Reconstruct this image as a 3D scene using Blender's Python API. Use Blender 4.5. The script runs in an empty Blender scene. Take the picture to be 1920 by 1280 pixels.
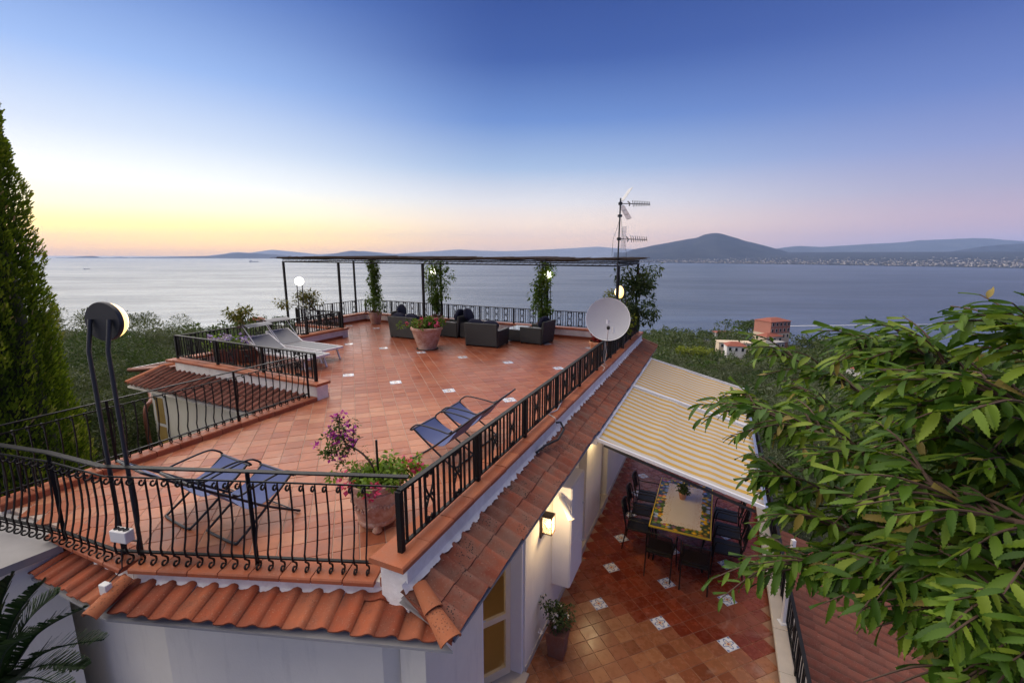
import bpy, math, random
import numpy as np
from mathutils import Vector, Matrix, noise as mnoise
random.seed(7); np.random.seed(7)
SC = bpy.context.scene
COL = SC.collection
R_ = math.radians
# ------------------------------------------------------------------ camera
cam_d = bpy.data.cameras.new('camera'); cam = bpy.data.objects.new('camera', cam_d); COL.objects.link(cam)
cam_d.sensor_width = 36.0; cam_d.sensor_fit = 'HORIZONTAL'; cam_d.lens = 16.0
cam_d.clip_start = 0.05; cam_d.clip_end = 200000
cam.location = (0, 0, 2.5)
cam.rotation_mode = 'XYZ'
cam.matrix_world = Matrix.Translation((0, 0, 2.5)) @ Matrix.Rotation(R_(90 - 10.82), 4, 'X') @ Matrix.Rotation(R_(0.123), 4, 'Z')
SC.camera = cam
# ------------------------------------------------------------------ sky after sunset
SUN_AZ = -60.0          # glow to the left of the view (degrees from +Y, right positive)
w = bpy.data.worlds.new('World'); SC.world = w; w.use_nodes = True
nt = w.node_tree; N = nt.nodes; L = nt.links; N.clear()
def nd(t, **k):
    n = N.new(t)
    for a, b in k.items(): setattr(n, a, b)
    return n
def mth(op, a, b=None, c=None):
    n = nd('ShaderNodeMath', operation=op)
    for i, v in enumerate((a, b, c)):
        if v is None: continue
        if isinstance(v, (int, float)): n.inputs[i].default_value = v
        else: L.new(v, n.inputs[i])
    return n.outputs[0]
tc = nd('ShaderNodeTexCoord'); sp = nd('ShaderNodeSeparateXYZ'); L.new(tc.outputs['Generated'], sp.inputs[0])
el = mth('MULTIPLY', mth('ARCSINE', sp.outputs[2]), 180 / math.pi)           # elevation in degrees
fac = mth('MULTIPLY_ADD', el, 1 / 100.0, 0.1)                                 # -10..90 -> 0..1
sx, sy = math.sin(R_(SUN_AZ)), math.cos(R_(SUN_AZ))
hl = mth('SQRT', mth('ADD', mth('MULTIPLY', sp.outputs[0], sp.outputs[0]), mth('ADD', mth('MULTIPLY', sp.outputs[1], sp.outputs[1]), 1e-5)))
ca = mth('DIVIDE', mth('ADD', mth('MULTIPLY', sp.outputs[0], sx), mth('MULTIPLY', sp.outputs[1], sy)), hl)   # cos of the angle from the glow
def s2l(c, g=1.0):
    if len(c) == 4: g = c[3]; c = c[:3]
    return tuple(g * ((v / 255) / 12.92 if v / 255 <= .04045 else ((v / 255 + .055) / 1.055) ** 2.4) for v in c) + (1,)
def ramp(stops, src):
    r = nd('ShaderNodeValToRGB'); cr = r.color_ramp; cr.interpolation = 'EASE' if False else 'LINEAR'
    while len(cr.elements) > 1: cr.elements.remove(cr.elements[-1])
    for i, (e, c) in enumerate(stops):
        x = (e + 10) / 100.0
        if i == 0: cr.elements[0].position = x; cr.elements[0].color = s2l(c)
        else:
            k = cr.elements.new(x); k.color = s2l(c)
    L.new(src, r.inputs[0]); return r.outputs[0]
west = ramp([(-10, (150, 120, 110)), (0, (226, 178, 112, 1.9)), (0.7, (242, 190, 92, 2.3)), (1.6, (253, 206, 84, 2.4)), (2.8, (255, 222, 120, 2.0)), (4.4, (254, 241, 192, 1.5)),
             (7, (246, 248, 242, 1.2)), (11, (216, 229, 247, 1.02)), (17, (156, 188, 240)), (25, (90, 126, 198)), (34, (60, 94, 172)), (48, (44, 76, 152)), (90, (36, 64, 134))], fac)
mid = ramp([(-10, (120, 120, 140)), (0, (208, 176, 150, 1.45)), (1.6, (234, 194, 148, 1.5)), (3.4, (238, 212, 184, 1.35)), (6, (224, 220, 220, 1.12)), (10, (164, 188, 222, 1.0)), (15, (102, 138, 202)),
            (21, (54, 88, 162)), (28, (36, 66, 140)), (36, (28, 54, 122)), (48, (28, 52, 118)), (90, (30, 54, 116))], fac)
east = ramp([(-10, (90, 100, 130)), (0, (140, 142, 180, 1.25)), (1.6, (186, 156, 168, 1.25)), (3.4, (190, 164, 178, 1.12)), (6, (168, 164, 194, 1.0)), (9.5, (136, 148, 200)), (14, (100, 124, 190)), (20, (68, 94, 166)),
             (27, (46, 74, 146)), (36, (34, 60, 130)), (48, (30, 54, 120)), (90, (30, 54, 116))], fac)
def mix(f, a, b):
    m = nd('ShaderNodeMix', data_type='RGBA'); L.new(f, m.inputs[0]); L.new(a, m.inputs[6]); L.new(b, m.inputs[7]); return m.outputs[2]
def smooth(v, a, b):
    n = nd('ShaderNodeMapRange', interpolation_type='SMOOTHSTEP'); L.new(v, n.inputs[0])
    n.inputs[1].default_value = a; n.inputs[2].default_value = b; return n.outputs[0]
skyc = mix(smooth(ca, 0.50, 0.99), mix(smooth(ca, -0.35, 0.5), east, mid), west)
# the physical twilight sky of a sun just below the horizon, laid over the afterglow colours
nis = nd('ShaderNodeTexSky', sky_type='NISHITA'); nis.sun_disc = False
nis.sun_elevation = R_(0.5); nis.sun_rotation = R_(SUN_AZ); nis.altitude = 190; nis.dust_density = 1.6
bg1 = nd('ShaderNodeBackground'); bg1.inputs[1].default_value = 1.0; L.new(skyc, bg1.inputs[0])
bg2 = nd('ShaderNodeBackground'); bg2.inputs[1].default_value = 0.02; L.new(nis.outputs[0], bg2.inputs[0])
ad = nd('ShaderNodeAddShader'); L.new(bg1.outputs[0], ad.inputs[0]); L.new(bg2.outputs[0], ad.inputs[1])
wo = nd('ShaderNodeOutputWorld'); L.new(ad.outputs[0], wo.inputs[0])
# ------------------------------------------------------------------ afterglow as one soft low sun
sd = bpy.data.lights.new('sun', 'SUN'); sd.energy = 5.0; sd.angle = R_(115); sd.color = (1.0, 0.89, 0.74)
sun = bpy.data.objects.new('sun', sd); COL.objects.link(sun)
sdir = Vector((sx * math.cos(R_(52)), sy * math.cos(R_(52)), math.sin(R_(52))))
sun.rotation_euler = (-sdir).to_track_quat('-Z', 'Y').to_euler(); sun.location = sdir * 30 + Vector((0, 0, 10))
SC.view_settings.view_transform = 'Standard'; SC.view_settings.look = 'None'
SC.view_settings.exposure = 0.12; SC.view_settings.gamma = 1.0
try: SC.view_settings.use_curve_mapping = False
except Exception: pass
SC.cycles.max_bounces = 8; SC.cycles.volume_bounces = 1; SC.cycles.transparent_max_bounces = 8
SC.cycles.use_denoising = True
# ------------------------------------------------------------------ helpers
def link(o, parent=None):
    COL.objects.link(o)
    if parent is not None: o.parent = parent
    return o
def tag(o, label=None, cat=None, group=None, kind=None):
    if label: o['label'] = label
    if cat: o['category'] = cat
    if group: o['group'] = group
    if kind: o['kind'] = kind
    return o
def empty(name, loc=(0, 0, 0), rz=0.0, label=None, cat=None, group=None):
    o = bpy.data.objects.new(name, None); COL.objects.link(o); o.empty_display_size = 0.2
    o.location = loc; o.rotation_euler = (0, 0, rz)
    return tag(o, label, cat, group)
def wparent(o, p):
    """o was built in world coordinates; hang it under p without moving it"""
    o.parent = p
    o.matrix_parent_inverse = (Matrix.Translation(p.location) @ p.rotation_euler.to_matrix().to_4x4()).inverted()
    return o
def copy_tree(o, parent=None):
    c = o.copy(); COL.objects.link(c); c.parent = parent
    if parent is not None: c.matrix_parent_inverse = o.matrix_parent_inverse
    for ch in list(o.children): copy_tree(ch, c)
    return c
class MB:
    def __init__(s): s.v = []; s.f = []; s.m = []; s.mi = 0
    def add(s, vs, fs):
        b = len(s.v); s.v.extend([tuple(p) for p in vs])
        for f in fs: s.f.append(tuple(i + b for i in f)); s.m.append(s.mi)
        return s
    def box(s, c, d, M=None):
        x, y, z = d[0] / 2, d[1] / 2, d[2] / 2; c = Vector(c)
        vs = [Vector(p) for p in ((-x, -y, -z), (x, -y, -z), (x, y, -z), (-x, y, -z), (-x, -y, z), (x, -y, z), (x, y, z), (-x, y, z))]
        if M is not None: vs = [M @ p for p in vs]
        return s.add([p + c for p in vs], ((3, 2, 1, 0), (4, 5, 6, 7), (0, 1, 5, 4), (1, 2, 6, 5), (2, 3, 7, 6), (3, 0, 4, 7)))
    def beam(s, p, q, w, h, up=(0, 0, 1)):
        p = Vector(p); q = Vector(q); d = (q - p).normalized(); up = Vector(up)
        a = d.cross(up)
        if a.length < 1e-4: a = d.cross(Vector((0, 1, 0)))
        a = a.normalized() * w / 2; b = a.cross(d).normalized() * h / 2
        vs = [p - a - b, p + a - b, p + a + b, p - a + b, q - a - b, q + a - b, q + a + b, q - a + b]
        return s.add(vs, ((3, 2, 1, 0), (4, 5, 6, 7), (0, 1, 5, 4), (1, 2, 6, 5), (2, 3, 7, 6), (3, 0, 4, 7)))
    def tube(s, pts, r, n=6, cap=True, r1=None, ph=0.0):
        pts = [Vector(p) for p in pts]; k = len(pts)
        t = [(pts[min(i + 1, k - 1)] - pts[max(i - 1, 0)]).normalized() for i in range(k)]
        a = t[0].orthogonal().normalized() if abs(t[0].z) > .9 else t[0].cross(Vector((0, 0, 1))).normalized()
        vs = []; fs = []
        for i in range(k):
            a = (a - t[i] * a.dot(t[i]))
            a = a.normalized() if a.length > 1e-6 else t[i].orthogonal().normalized()
            b = t[i].cross(a)
            if isinstance(r, (list, tuple)): rr = r[i]
            elif r1 is not None: rr = r + (r1 - r) * i / max(1, k - 1)
            else: rr = r
            for j in range(n):
                g = 2 * math.pi * j / n + ph; vs.append(pts[i] + a * math.cos(g) * rr + b * math.sin(g) * rr)
        for i in range(k - 1):
            for j in range(n):
                j2 = (j + 1) % n; fs.append((i * n + j, i * n + j2, (i + 1) * n + j2, (i + 1) * n + j))
        if cap: fs.append(tuple(reversed(range(n)))); fs.append(tuple(range((k - 1) * n, k * n)))
        return s.add(vs, fs)
    def lathe(s, prof, n=24, c=(0, 0, 0), M=None, cap0=True, cap1=False):
        vs = []; fs = []; c = Vector(c)
        for r, z in prof:
            for j in range(n):
                g = 2 * math.pi * j / n; p = Vector((r * math.cos(g), r * math.sin(g), z)); vs.append(c + (M @ p if M is not None else p))
        for i in range(len(prof) - 1):
            for j in range(n):
                j2 = (j + 1) % n; fs.append((i * n + j, i * n + j2, (i + 1) * n + j2, (i + 1) * n + j))
        if cap0: fs.append(tuple(reversed(range(n))))
        if cap1: fs.append(tuple(range((len(prof) - 1) * n, len(prof) * n)))
        return s.add(vs, fs)
    def prism(s, poly, z0, z1):
        """poly: ccw list of (x, y); z0, z1 numbers"""
        n = len(poly); vs = [(p[0], p[1], z0) for p in poly] + [(p[0], p[1], z1) for p in poly]
        fs = [tuple(reversed(range(n))), tuple(range(n, 2 * n))] + [(i, (i + 1) % n, n + (i + 1) % n, n + i) for i in range(n)]
        return s.add(vs, fs)
    def grid(s, rows):
        """rows: list of equal-length lists of points"""
        n = len(rows[0]); vs = [p for r in rows for p in r]; fs = []
        for i in range(len(rows) - 1):
            for j in range(n - 1): fs.append((i * n + j, i * n + j + 1, (i + 1) * n + j + 1, (i + 1) * n + j))
        return s.add(vs, fs)
    def mesh(s, name, mats, smooth=False, ang=None):
        me = bpy.data.meshes.new(name); me.from_pydata(s.v, [], s.f)
        if not isinstance(mats, (list, tuple)): mats = [mats]
        for m in mats: me.materials.append(m)
        if len(mats) > 1: me.polygons.foreach_set('material_index', s.m)
        if smooth: me.polygons.foreach_set('use_smooth', [True] * len(s.f))
        me.update()
        if smooth and ang:
            try: me.set_sharp_from_angle(angle=R_(ang))
            except Exception: pass
        return me
    def build(s, name, mats, parent=None, smooth=False, ang=40, bev=0, world=False):
        o = bpy.data.objects.new(name, s.mesh(name, mats, smooth, ang)); COL.objects.link(o)
        if parent is not None:
            if world: wparent(o, parent)
            else: o.parent = parent
        if bev:
            b = o.modifiers.new('bevel', 'BEVEL'); b.width = bev; b.segments = 2; b.limit_method = 'ANGLE'
        return o
def inst(name, me, parent, loc=(0, 0, 0), rot=None, scale=None, world=True):
    """another object on shared mesh data, loc in world coordinates when world"""
    o = bpy.data.objects.new(name, me); COL.objects.link(o)
    M = Matrix.Translation(loc)
    if rot is not None: M = M @ (rot if isinstance(rot, Matrix) else Matrix.Rotation(rot, 4, 'Z'))
    if scale is not None:
        if isinstance(scale, (int, float)): scale = (scale,) * 3
        M = M @ Matrix.Diagonal((*scale, 1))
    o.matrix_basis = M
    if parent is not None:
        if world: wparent(o, parent)
        else: o.parent = parent
    return o
# ------------------------------------------------------------------ materials
MATS = {}
class NB:
    """small node-building helper for one material"""
    def __init__(s, name):
        s.m = bpy.data.materials.new(name); s.m.use_nodes = True; s.t = s.m.node_tree; s.n = s.t.nodes
        s.b = s.n['Principled BSDF']; s.out = s.n['Material Output']
    def N(s, t, **k):
        n = s.n.new(t)
        for a, b in k.items(): setattr(n, a, b)
        return n
    def set(s, sock, v):
        if isinstance(v, bpy.types.NodeSocket): s.t.links.new(v, sock)
        elif isinstance(v, (tuple, list)) and len(v) == 3 and sock.type == 'RGBA': sock.default_value = (*v, 1)
        else: sock.default_value = v
    def P(s, **k):
        for a, v in k.items(): s.set(s.b.inputs[a.replace('_', ' ')], v)
        return s
    def co(s, which='Object'): return s.N('ShaderNodeTexCoord').outputs[which]
    def noise(s, scale, detail=3, rough=.55, vec=None, out='Fac', dist=0):
        n = s.N('ShaderNodeTexNoise'); n.inputs['Scale'].default_value = scale; n.inputs['Detail'].default_value = detail
        n.inputs['Roughness'].default_value = rough; n.inputs['Distortion'].default_value = dist
        if vec is not None: s.t.links.new(vec, n.inputs['Vector'])
        return n.outputs[out]
    def voro(s, scale, vec=None, out='Distance', feat='F1'):
        n = s.N('ShaderNodeTexVoronoi', feature=feat); n.inputs['Scale'].default_value = scale
        if vec is not None: s.t.links.new(vec, n.inputs['Vector'])
        return n.outputs[out]
    def ramp(s, f, stops, interp='LINEAR'):
        r = s.N('ShaderNodeValToRGB'); cr = r.color_ramp; cr.interpolation = interp
        while len(cr.elements) > 1: cr.elements.remove(cr.elements[-1])
        for i, (x, c) in enumerate(stops):
            c = (*c, 1) if len(c) == 3 else c
            if i == 0: cr.elements[0].position = x; cr.elements[0].color = c
            else: cr.elements.new(x).color = c
        s.t.links.new(f, r.inputs[0]); return r.outputs[0]
    def mixc(s, f, a, b, mode='MIX'):
        m = s.N('ShaderNodeMix', data_type='RGBA', blend_type=mode); s.set(m.inputs[0], f); s.set(m.inputs[6], a); s.set(m.inputs[7], b); return m.outputs[2]
    def math(s, op, a, b=None, c=None):
        n = s.N('ShaderNodeMath', operation=op)
        for i, v in enumerate((a, b, c)):
            if v is not None: s.set(n.inputs[i], v)
        return n.outputs[0]
    def rng(s, v, a, b, c=0., d=1.):
        n = s.N('ShaderNodeMapRange'); s.set(n.inputs[0], v)
        for i, x in enumerate((a, b, c, d)): n.inputs[i + 1].default_value = x
        return n.outputs[0]
    def bump(s, h, strength=.3, dist=.01):
        n = s.N('ShaderNodeBump'); n.inputs['Strength'].default_value = strength; n.inputs['Distance'].default_value = dist
        s.t.links.new(h, n.inputs['Height']); s.t.links.new(n.outputs[0], s.b.inputs['Normal']); return n
    def rnd(s): return s.N('ShaderNodeObjectInfo').outputs['Random']
    def attr(s, nm, out='Fac'):
        n = s.N('ShaderNodeAttribute'); n.attribute_name = nm; return n.outputs[out]
    def vmath(s, op, a, b):
        n = s.N('ShaderNodeVectorMath', operation=op); s.set(n.inputs[0], a); s.set(n.inputs[1], b); return n.outputs[0]
    def sep(s, v):
        n = s.N('ShaderNodeSeparateXYZ'); s.t.links.new(v, n.inputs[0]); return n.outputs
    def geo(s, o='Position'): return s.N('ShaderNodeNewGeometry').outputs[o]
def simple(name, col, rough=.6, metal=0., var=.12, scale=8., bump=0., spec=.5):
    b = NB(name); p = b.geo(); n = b.noise(scale, 4, .6, p)
    c = b.mixc(n, tuple(x * (1 - var) for x in col), tuple(min(1, x * (1 + var)) for x in col))
    b.P(Base_Color=c, Roughness=b.rng(n, 0, 1, max(.02, rough - .08), min(1, rough + .08)), Metallic=metal, Specular_IOR_Level=spec)
    if bump: b.bump(b.noise(scale * 6, 4, .6, p), bump, .004)
    return b.m
# ------------------------------------------------------------------ the two building frames
A1 = R_(25.7); A2 = R_(24.3)
def Wp(u, v, z=0.0): return Vector((u * math.cos(A1) + v * math.sin(A1), -u * math.sin(A1) + v * math.cos(A1), z))
RO = Vector((-0.795, 2.905, 0))                    # outer near corner of the right-hand parapet
RE1 = Vector((math.cos(A2), -math.sin(A2), 0)); RE2 = Vector((math.sin(A2), math.cos(A2), 0))
def Wr(s, t, z=0.0): return RO + RE1 * s + RE2 * t + Vector((0, 0, z))
FP = 853.333; PT = R_(10.82); RL = R_(.123)
def ray(px, py):
    up = Vector((0, math.sin(PT), math.cos(PT))); rt = Vector((1, 0, 0)); fw = Vector((0, math.cos(PT), -math.sin(PT)))
    r2 = rt * math.cos(RL) + up * math.sin(RL); u2 = -rt * math.sin(RL) + up * math.cos(RL)
    return fw + r2 * ((px - 960) / FP) - u2 * ((py - 640) / FP)
def at_depth(px, py, d): return Vector((0, 0, 2.5)) + ray(px, py) * d
def on_z(px, py, z):
    r = ray(px, py); return Vector((0, 0, 2.5)) + r * ((z - 2.5) / r.z)
# ================================================================== SEA, COAST, HILLS
SEA = -190.0
b = NB('sea_water'); p = b.geo()
mp = b.N('ShaderNodeMapping'); mp.inputs['Scale'].default_value = (1, 1, 1); b.t.links.new(p, mp.inputs[0])
n1 = b.noise(.02, 6, .62, mp.outputs[0]); n2 = b.noise(.0022, 5, .6, mp.outputs[0]); n3 = b.noise(.00035, 3, .5, mp.outputs[0], dist=.6)
seac = b.mixc(n3, (.030, .046, .076), (.056, .070, .098)); b.P(Specular_IOR_Level=.0, Base_Color=seac, Roughness=b.rng(n2, .35, .65, .13, .26), IOR=1.33)
h = b.math('ADD', b.math('MULTIPLY', n1, .6), b.math('MULTIPLY', n2, 2.2))
bn = b.bump(h, .55, 6.0)
ms = b.N('ShaderNodeMapping'); ms.inputs['Scale'].default_value = (.25, 1, 1); ms.inputs['Rotation'].default_value = (0, 0, .12); b.t.links.new(p, ms.inputs[0])
n5 = b.noise(.0016, 6, .62, ms.outputs[0], dist=.8); n6 = b.noise(.012, 4, .7, ms.outputs[0]); strk = b.rng(b.math('ADD', b.math('MULTIPLY', n5, .65), b.math('MULTIPLY', n6, .35)), .36, .64, .70, 1.22)
gl = b.N('ShaderNodeBsdfGlossy'); gl.inputs['Roughness'].default_value = .22; gl.inputs['Color'].default_value = (.92, .96, 1, 1); b.t.links.new(bn.outputs[0], gl.inputs['Normal'])
fr0 = b.N('ShaderNodeFresnel'); fr0.inputs[0].default_value = 1.33; b.t.links.new(bn.outputs[0], fr0.inputs['Normal'])
mx = b.N('ShaderNodeMixShader'); b.set(mx.inputs[0], b.math('MULTIPLY', b.math('MINIMUM', b.math('MULTIPLY', fr0.outputs[0], .8), .275), strk)); b.t.links.new(b.b.outputs[0], mx.inputs[1]); b.t.links.new(gl.outputs[0], mx.inputs[2]); b.t.links.new(mx.outputs[0], b.out.inputs[0])
sea = MB().add([(-58000, -2500, SEA), (58000, -2500, SEA), (58000, 36500, SEA), (-58000, 36500, SEA)], [(0, 1, 2, 3)]).build('sea', b.m)
tag(sea, 'calm blue grey sea', 'sea', kind='structure')
def ridge(name, prof, D, depth, mat, seed=0, base=SEA, rough=.06, nd_=17, rowsmooth=1.0):
    """a real range of hills at distance D: silhouette heights along its crest, falling off towards both feet"""
    xs = np.array([q[0] for q in prof], float); ys = np.array([q[1] for q in prof], float)
    px = np.linspace(xs[0], xs[-1], 150); py = np.interp(px, xs, ys)
    m = MB(); rows = []
    for j in range(nd_):
        wv = -1 + 2 * j / (nd_ - 1); row = []
        for a, c in zip(px, py):
            r = ray(a, c); q = Vector((0, 0, 2.5)) + r * (D / r.y)
            h = max(q.z - base, 2.0)
            dy = wv * depth
            k = max(0., 1 - abs(wv)) ** 1.25
            nn = mnoise.fractal(Vector((a * .035 + seed, dy / depth * 2.2, seed * 1.7)), 1.0, 2.0, 5)
            hh = h * k * (1 + rough * 1.6 * nn * (1 if abs(wv) > .05 else .25)) - (3 if j in (0, nd_ - 1) else 0)
            row.append((q.x * (1 + dy / D) + 0.0, D + dy, base + max(hh, -5)))
        rows.append(row)
    o = m.grid(rows).build(name, mat, smooth=True, ang=180); tag(o, kind='structure'); return o
def hillmat(name, c1, c2, sc):
    b = NB(name); p = b.geo(); n = b.noise(sc, 6, .65, p)
    b.P(Base_Color=b.mixc(b.rng(n, .35, .65), c1, c2), Roughness=.95, Specular_IOR_Level=.1); return b.m
mt_hill = hillmat('wooded_hill', (.012, .016, .018), (.036, .040, .042), .0012)
mt_far = hillmat('far_hill', (.05, .06, .068), (.085, .092, .098), .0008)  # base colour lightened to stand in for haze over distance
mt_pale = hillmat('haze_painted_hill', (.16, .175, .19), (.21, .22, .23), .0008)  # paler still: haze painted into the colour of the farthest ridge
vol = ridge('mountain', [(1120, 488), (1150, 482), (1185, 468.5), (1230, 459), (1271, 451.5), (1305, 446), (1313, 443), (1322, 439.5), (1334, 437.2), (1345, 436.6), (1356, 438.6), (1368, 442.6), (1384, 446.5), (1399, 452),
        (1420, 456.5), (1442, 462.5), (1463, 468), (1484, 474.5), (1520, 480), (1560, 484), (1640, 488.5), (1700, 490)], 17500, 5200, mt_hill, 3.1, rough=.05)
tag(vol, 'tall two-stepped mountain across the bay')
ridge('hills', [(1380, 478), (1430, 470), (1480, 462.5), (1500, 461), (1540, 463), (1570, 461), (1620, 458), (1680, 455), (1700, 453.5), (1720, 450.5), (1745, 450), (1775, 448.6), (1800, 447), (1825, 446.6), (1860, 447.5), (1890, 450.5),
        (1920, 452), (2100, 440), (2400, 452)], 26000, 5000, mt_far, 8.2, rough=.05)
ridge('hills', [(1660, 489), (1720, 482), (1770, 474), (1810, 467), (1850, 461), (1890, 458), (1920, 457), (2050, 452), (2300, 460)], 19000, 4200, mt_hill, 5.5, rough=.06)
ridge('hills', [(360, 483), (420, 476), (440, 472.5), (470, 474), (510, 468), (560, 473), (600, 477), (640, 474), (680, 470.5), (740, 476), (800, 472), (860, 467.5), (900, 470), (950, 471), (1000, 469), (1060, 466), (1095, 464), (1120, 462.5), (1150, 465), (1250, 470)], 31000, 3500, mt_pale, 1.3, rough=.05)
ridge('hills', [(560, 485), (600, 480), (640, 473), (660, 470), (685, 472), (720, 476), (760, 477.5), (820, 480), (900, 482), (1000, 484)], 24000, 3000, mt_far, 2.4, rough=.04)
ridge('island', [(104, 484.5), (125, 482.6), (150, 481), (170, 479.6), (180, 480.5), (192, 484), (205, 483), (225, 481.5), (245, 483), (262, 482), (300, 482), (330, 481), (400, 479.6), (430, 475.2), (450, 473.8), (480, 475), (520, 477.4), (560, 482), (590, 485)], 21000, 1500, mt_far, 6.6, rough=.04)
# low town along the far shore
bt = NB('far_town'); 
bt.P(Base_Color=bt.ramp(bt.attr('rnd'), [(0, (.10, .10, .09)), (.45, (.16, .145, .13)), (.75, (.34, .30, .27)), (1, (.62, .56, .50))]), Roughness=.9)
m = MB(); cols = []
for i in range(1500):
    px_ = random.uniform(1190, 1960); t = (px_ - 1190) / 770
    sh = 491.5 + 11.5 * t ** 1.25 + 1.0                         # waterline row of the coast
    yy = sh - abs(random.gauss(0, 1)) * (1.7 + 1.5 * t) - .3
    D = 190 / math.tan(math.atan((sh - 478.5) / FP)) * .98
    r = ray(px_, sh); q = Vector((0, 0, 2.5)) + r * ((SEA - 2.5) / r.z); k = 1 + (sh - yy) * .055
    h = 8 + random.random() * 14; wd = random.uniform(10, 34)
    zg = SEA + 2 + (k - 1) * 330
    m.box((q.x * k, q.y * k, zg + h / 2), (wd, wd, h)); cols += [random.random()] * 6
town = m.build('far_town', bt.m); tag(town, 'pale shore towns at the foot of the mountain', 'town', kind='stuff')
at_ = town.data.attributes.new('rnd', 'FLOAT', 'FACE'); at_.data.foreach_set('value', cols)
# the coastal plain under the town
rows = []
for k in np.linspace(1.0, 1.9, 8):
    row = []
    for px_ in np.linspace(1150, 2100, 60):
        t = max(0, (px_ - 1190) / 770); sh = 491.5 + 11.5 * t ** 1.25 + 1.0
        r = ray(px_, sh); q = Vector((0, 0, 2.5)) + r * ((SEA - 2.5) / r.z)
        row.append((q.x * k, q.y * k, SEA + (-1 if k == 1 else 2 + (k - 1) * 330)))
    rows.append(row)
tag(MB().grid(rows).build('coast', mt_hill, smooth=True, ang=180), kind='structure')
# ================================================================== MATERIALS OF THE HOUSE
def floor_tile_mat(name, src, ramps, rough=(.28, .5), lo=.8, hi=1.15):
    """src 'obj': random from the object's own colour, 'attr': from the face attributes"""
    b = NB(name); p = b.geo()
    if src == 'obj':
        s_ = b.sep(b.N('ShaderNodeObjectInfo').outputs['Color']); rn, zn = s_[0], s_[1]
    else: rn, zn = b.attr('rnd'), b.attr('zone')
    off = b.N('ShaderNodeCombineXYZ'); b.set(off.inputs[0], b.math('MULTIPLY', rn, 37.)); b.set(off.inputs[1], b.math('MULTIPLY', rn, 91.))
    q = b.vmath('ADD', p, off.outputs[0])
    n = b.noise(9, 5, .65, q); n2 = b.noise(60, 3, .6, q); n3 = b.noise(1.1, 3, .5, p)
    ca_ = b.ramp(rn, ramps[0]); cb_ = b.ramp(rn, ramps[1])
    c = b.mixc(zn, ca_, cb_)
    c = b.mixc(b.rng(n, .3, .7), b.mixc(1., c, (lo, lo, lo), 'MULTIPLY'), b.mixc(1., c, (hi, hi * .99, hi * .97), 'MULTIPLY'))
    c = b.mixc(b.rng(n3, .5, .75, 0, .30), c, (.44, .20, .11)); c = b.mixc(b.rng(b.noise(.45, 4, .7, p), .52, .72, 0, .35), c, (.12, .05, .032))
    c = b.mixc(b.rng(n2, .62, .8, 0, .35), c, (.16, .065, .04)); c = b.mixc(b.rng(b.noise(1.6, 5, .7, p, dist=.8), .58, .70, 0, .28), c, (.50, .35, .28))
    b.P(Base_Color=c, Roughness=b.rng(b.math('ADD', b.math('MULTIPLY', n, .6), b.math('MULTIPLY', n3, .4)), .3, .7, *rough), Specular_IOR_Level=.26)
    b.bump(b.math('ADD', b.math('MULTIPLY', n, .7), b.math('MULTIPLY', n2, .3)), .25, .003)
    return b.m
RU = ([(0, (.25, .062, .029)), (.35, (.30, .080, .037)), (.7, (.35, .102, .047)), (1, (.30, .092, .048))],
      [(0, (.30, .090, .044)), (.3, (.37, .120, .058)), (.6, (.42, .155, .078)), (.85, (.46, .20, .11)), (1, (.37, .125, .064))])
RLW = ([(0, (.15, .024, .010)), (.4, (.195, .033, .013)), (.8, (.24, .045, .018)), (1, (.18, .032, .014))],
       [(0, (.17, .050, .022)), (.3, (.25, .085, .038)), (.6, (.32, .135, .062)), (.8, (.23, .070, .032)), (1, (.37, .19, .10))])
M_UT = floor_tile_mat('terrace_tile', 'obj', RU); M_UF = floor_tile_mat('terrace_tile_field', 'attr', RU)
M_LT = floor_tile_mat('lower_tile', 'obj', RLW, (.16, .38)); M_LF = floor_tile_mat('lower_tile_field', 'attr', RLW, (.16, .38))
M_GROUT = simple('grout', (.40, .31, .25), .9, scale=14, var=.35)
M_GROUT_D = simple('grout_brown', (.30, .17, .11), .9, scale=14, var=.3)
b = NB('plaster'); p = b.geo(); n = b.noise(1.6, 5, .6, p); n2 = b.noise(45, 4, .6, p); mpz = b.N('ShaderNodeMapping'); mpz.inputs['Scale'].default_value = (1, 1, .12); b.t.links.new(p, mpz.inputs[0]); n3 = b.noise(7, 5, .7, mpz.outputs[0])
c = b.mixc(b.rng(n, .3, .75), (.75, .705, .60), (.83, .785, .67)); c = b.mixc(b.rng(n3, .55, .8, 0, .38), c, (.44, .41, .36))
b.P(Base_Color=c, Roughness=.85, Specular_IOR_Level=.2); b.bump(n2, .35, .006); M_PLA = b.m
b = NB('cream_plaster'); p = b.geo(); n = b.noise(1.6, 5, .6, p); n2 = b.noise(45, 4, .6, p)
b.P(Base_Color=b.mixc(n, (.66, .61, .52), (.76, .72, .63)), Roughness=.85); b.bump(n2, .3, .005); M_CREAM = b.m
b = NB('rough_white_fascia'); p = b.geo(); n = b.noise(5, 5, .7, p); n2 = b.noise(28, 5, .7, p)
b.P(Base_Color=b.mixc(b.rng(n, .35, .8), (.90, .88, .83), (.66, .63, .57)), Roughness=.85); b.bump(n2, .8, .012); M_FASC = b.m
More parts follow.
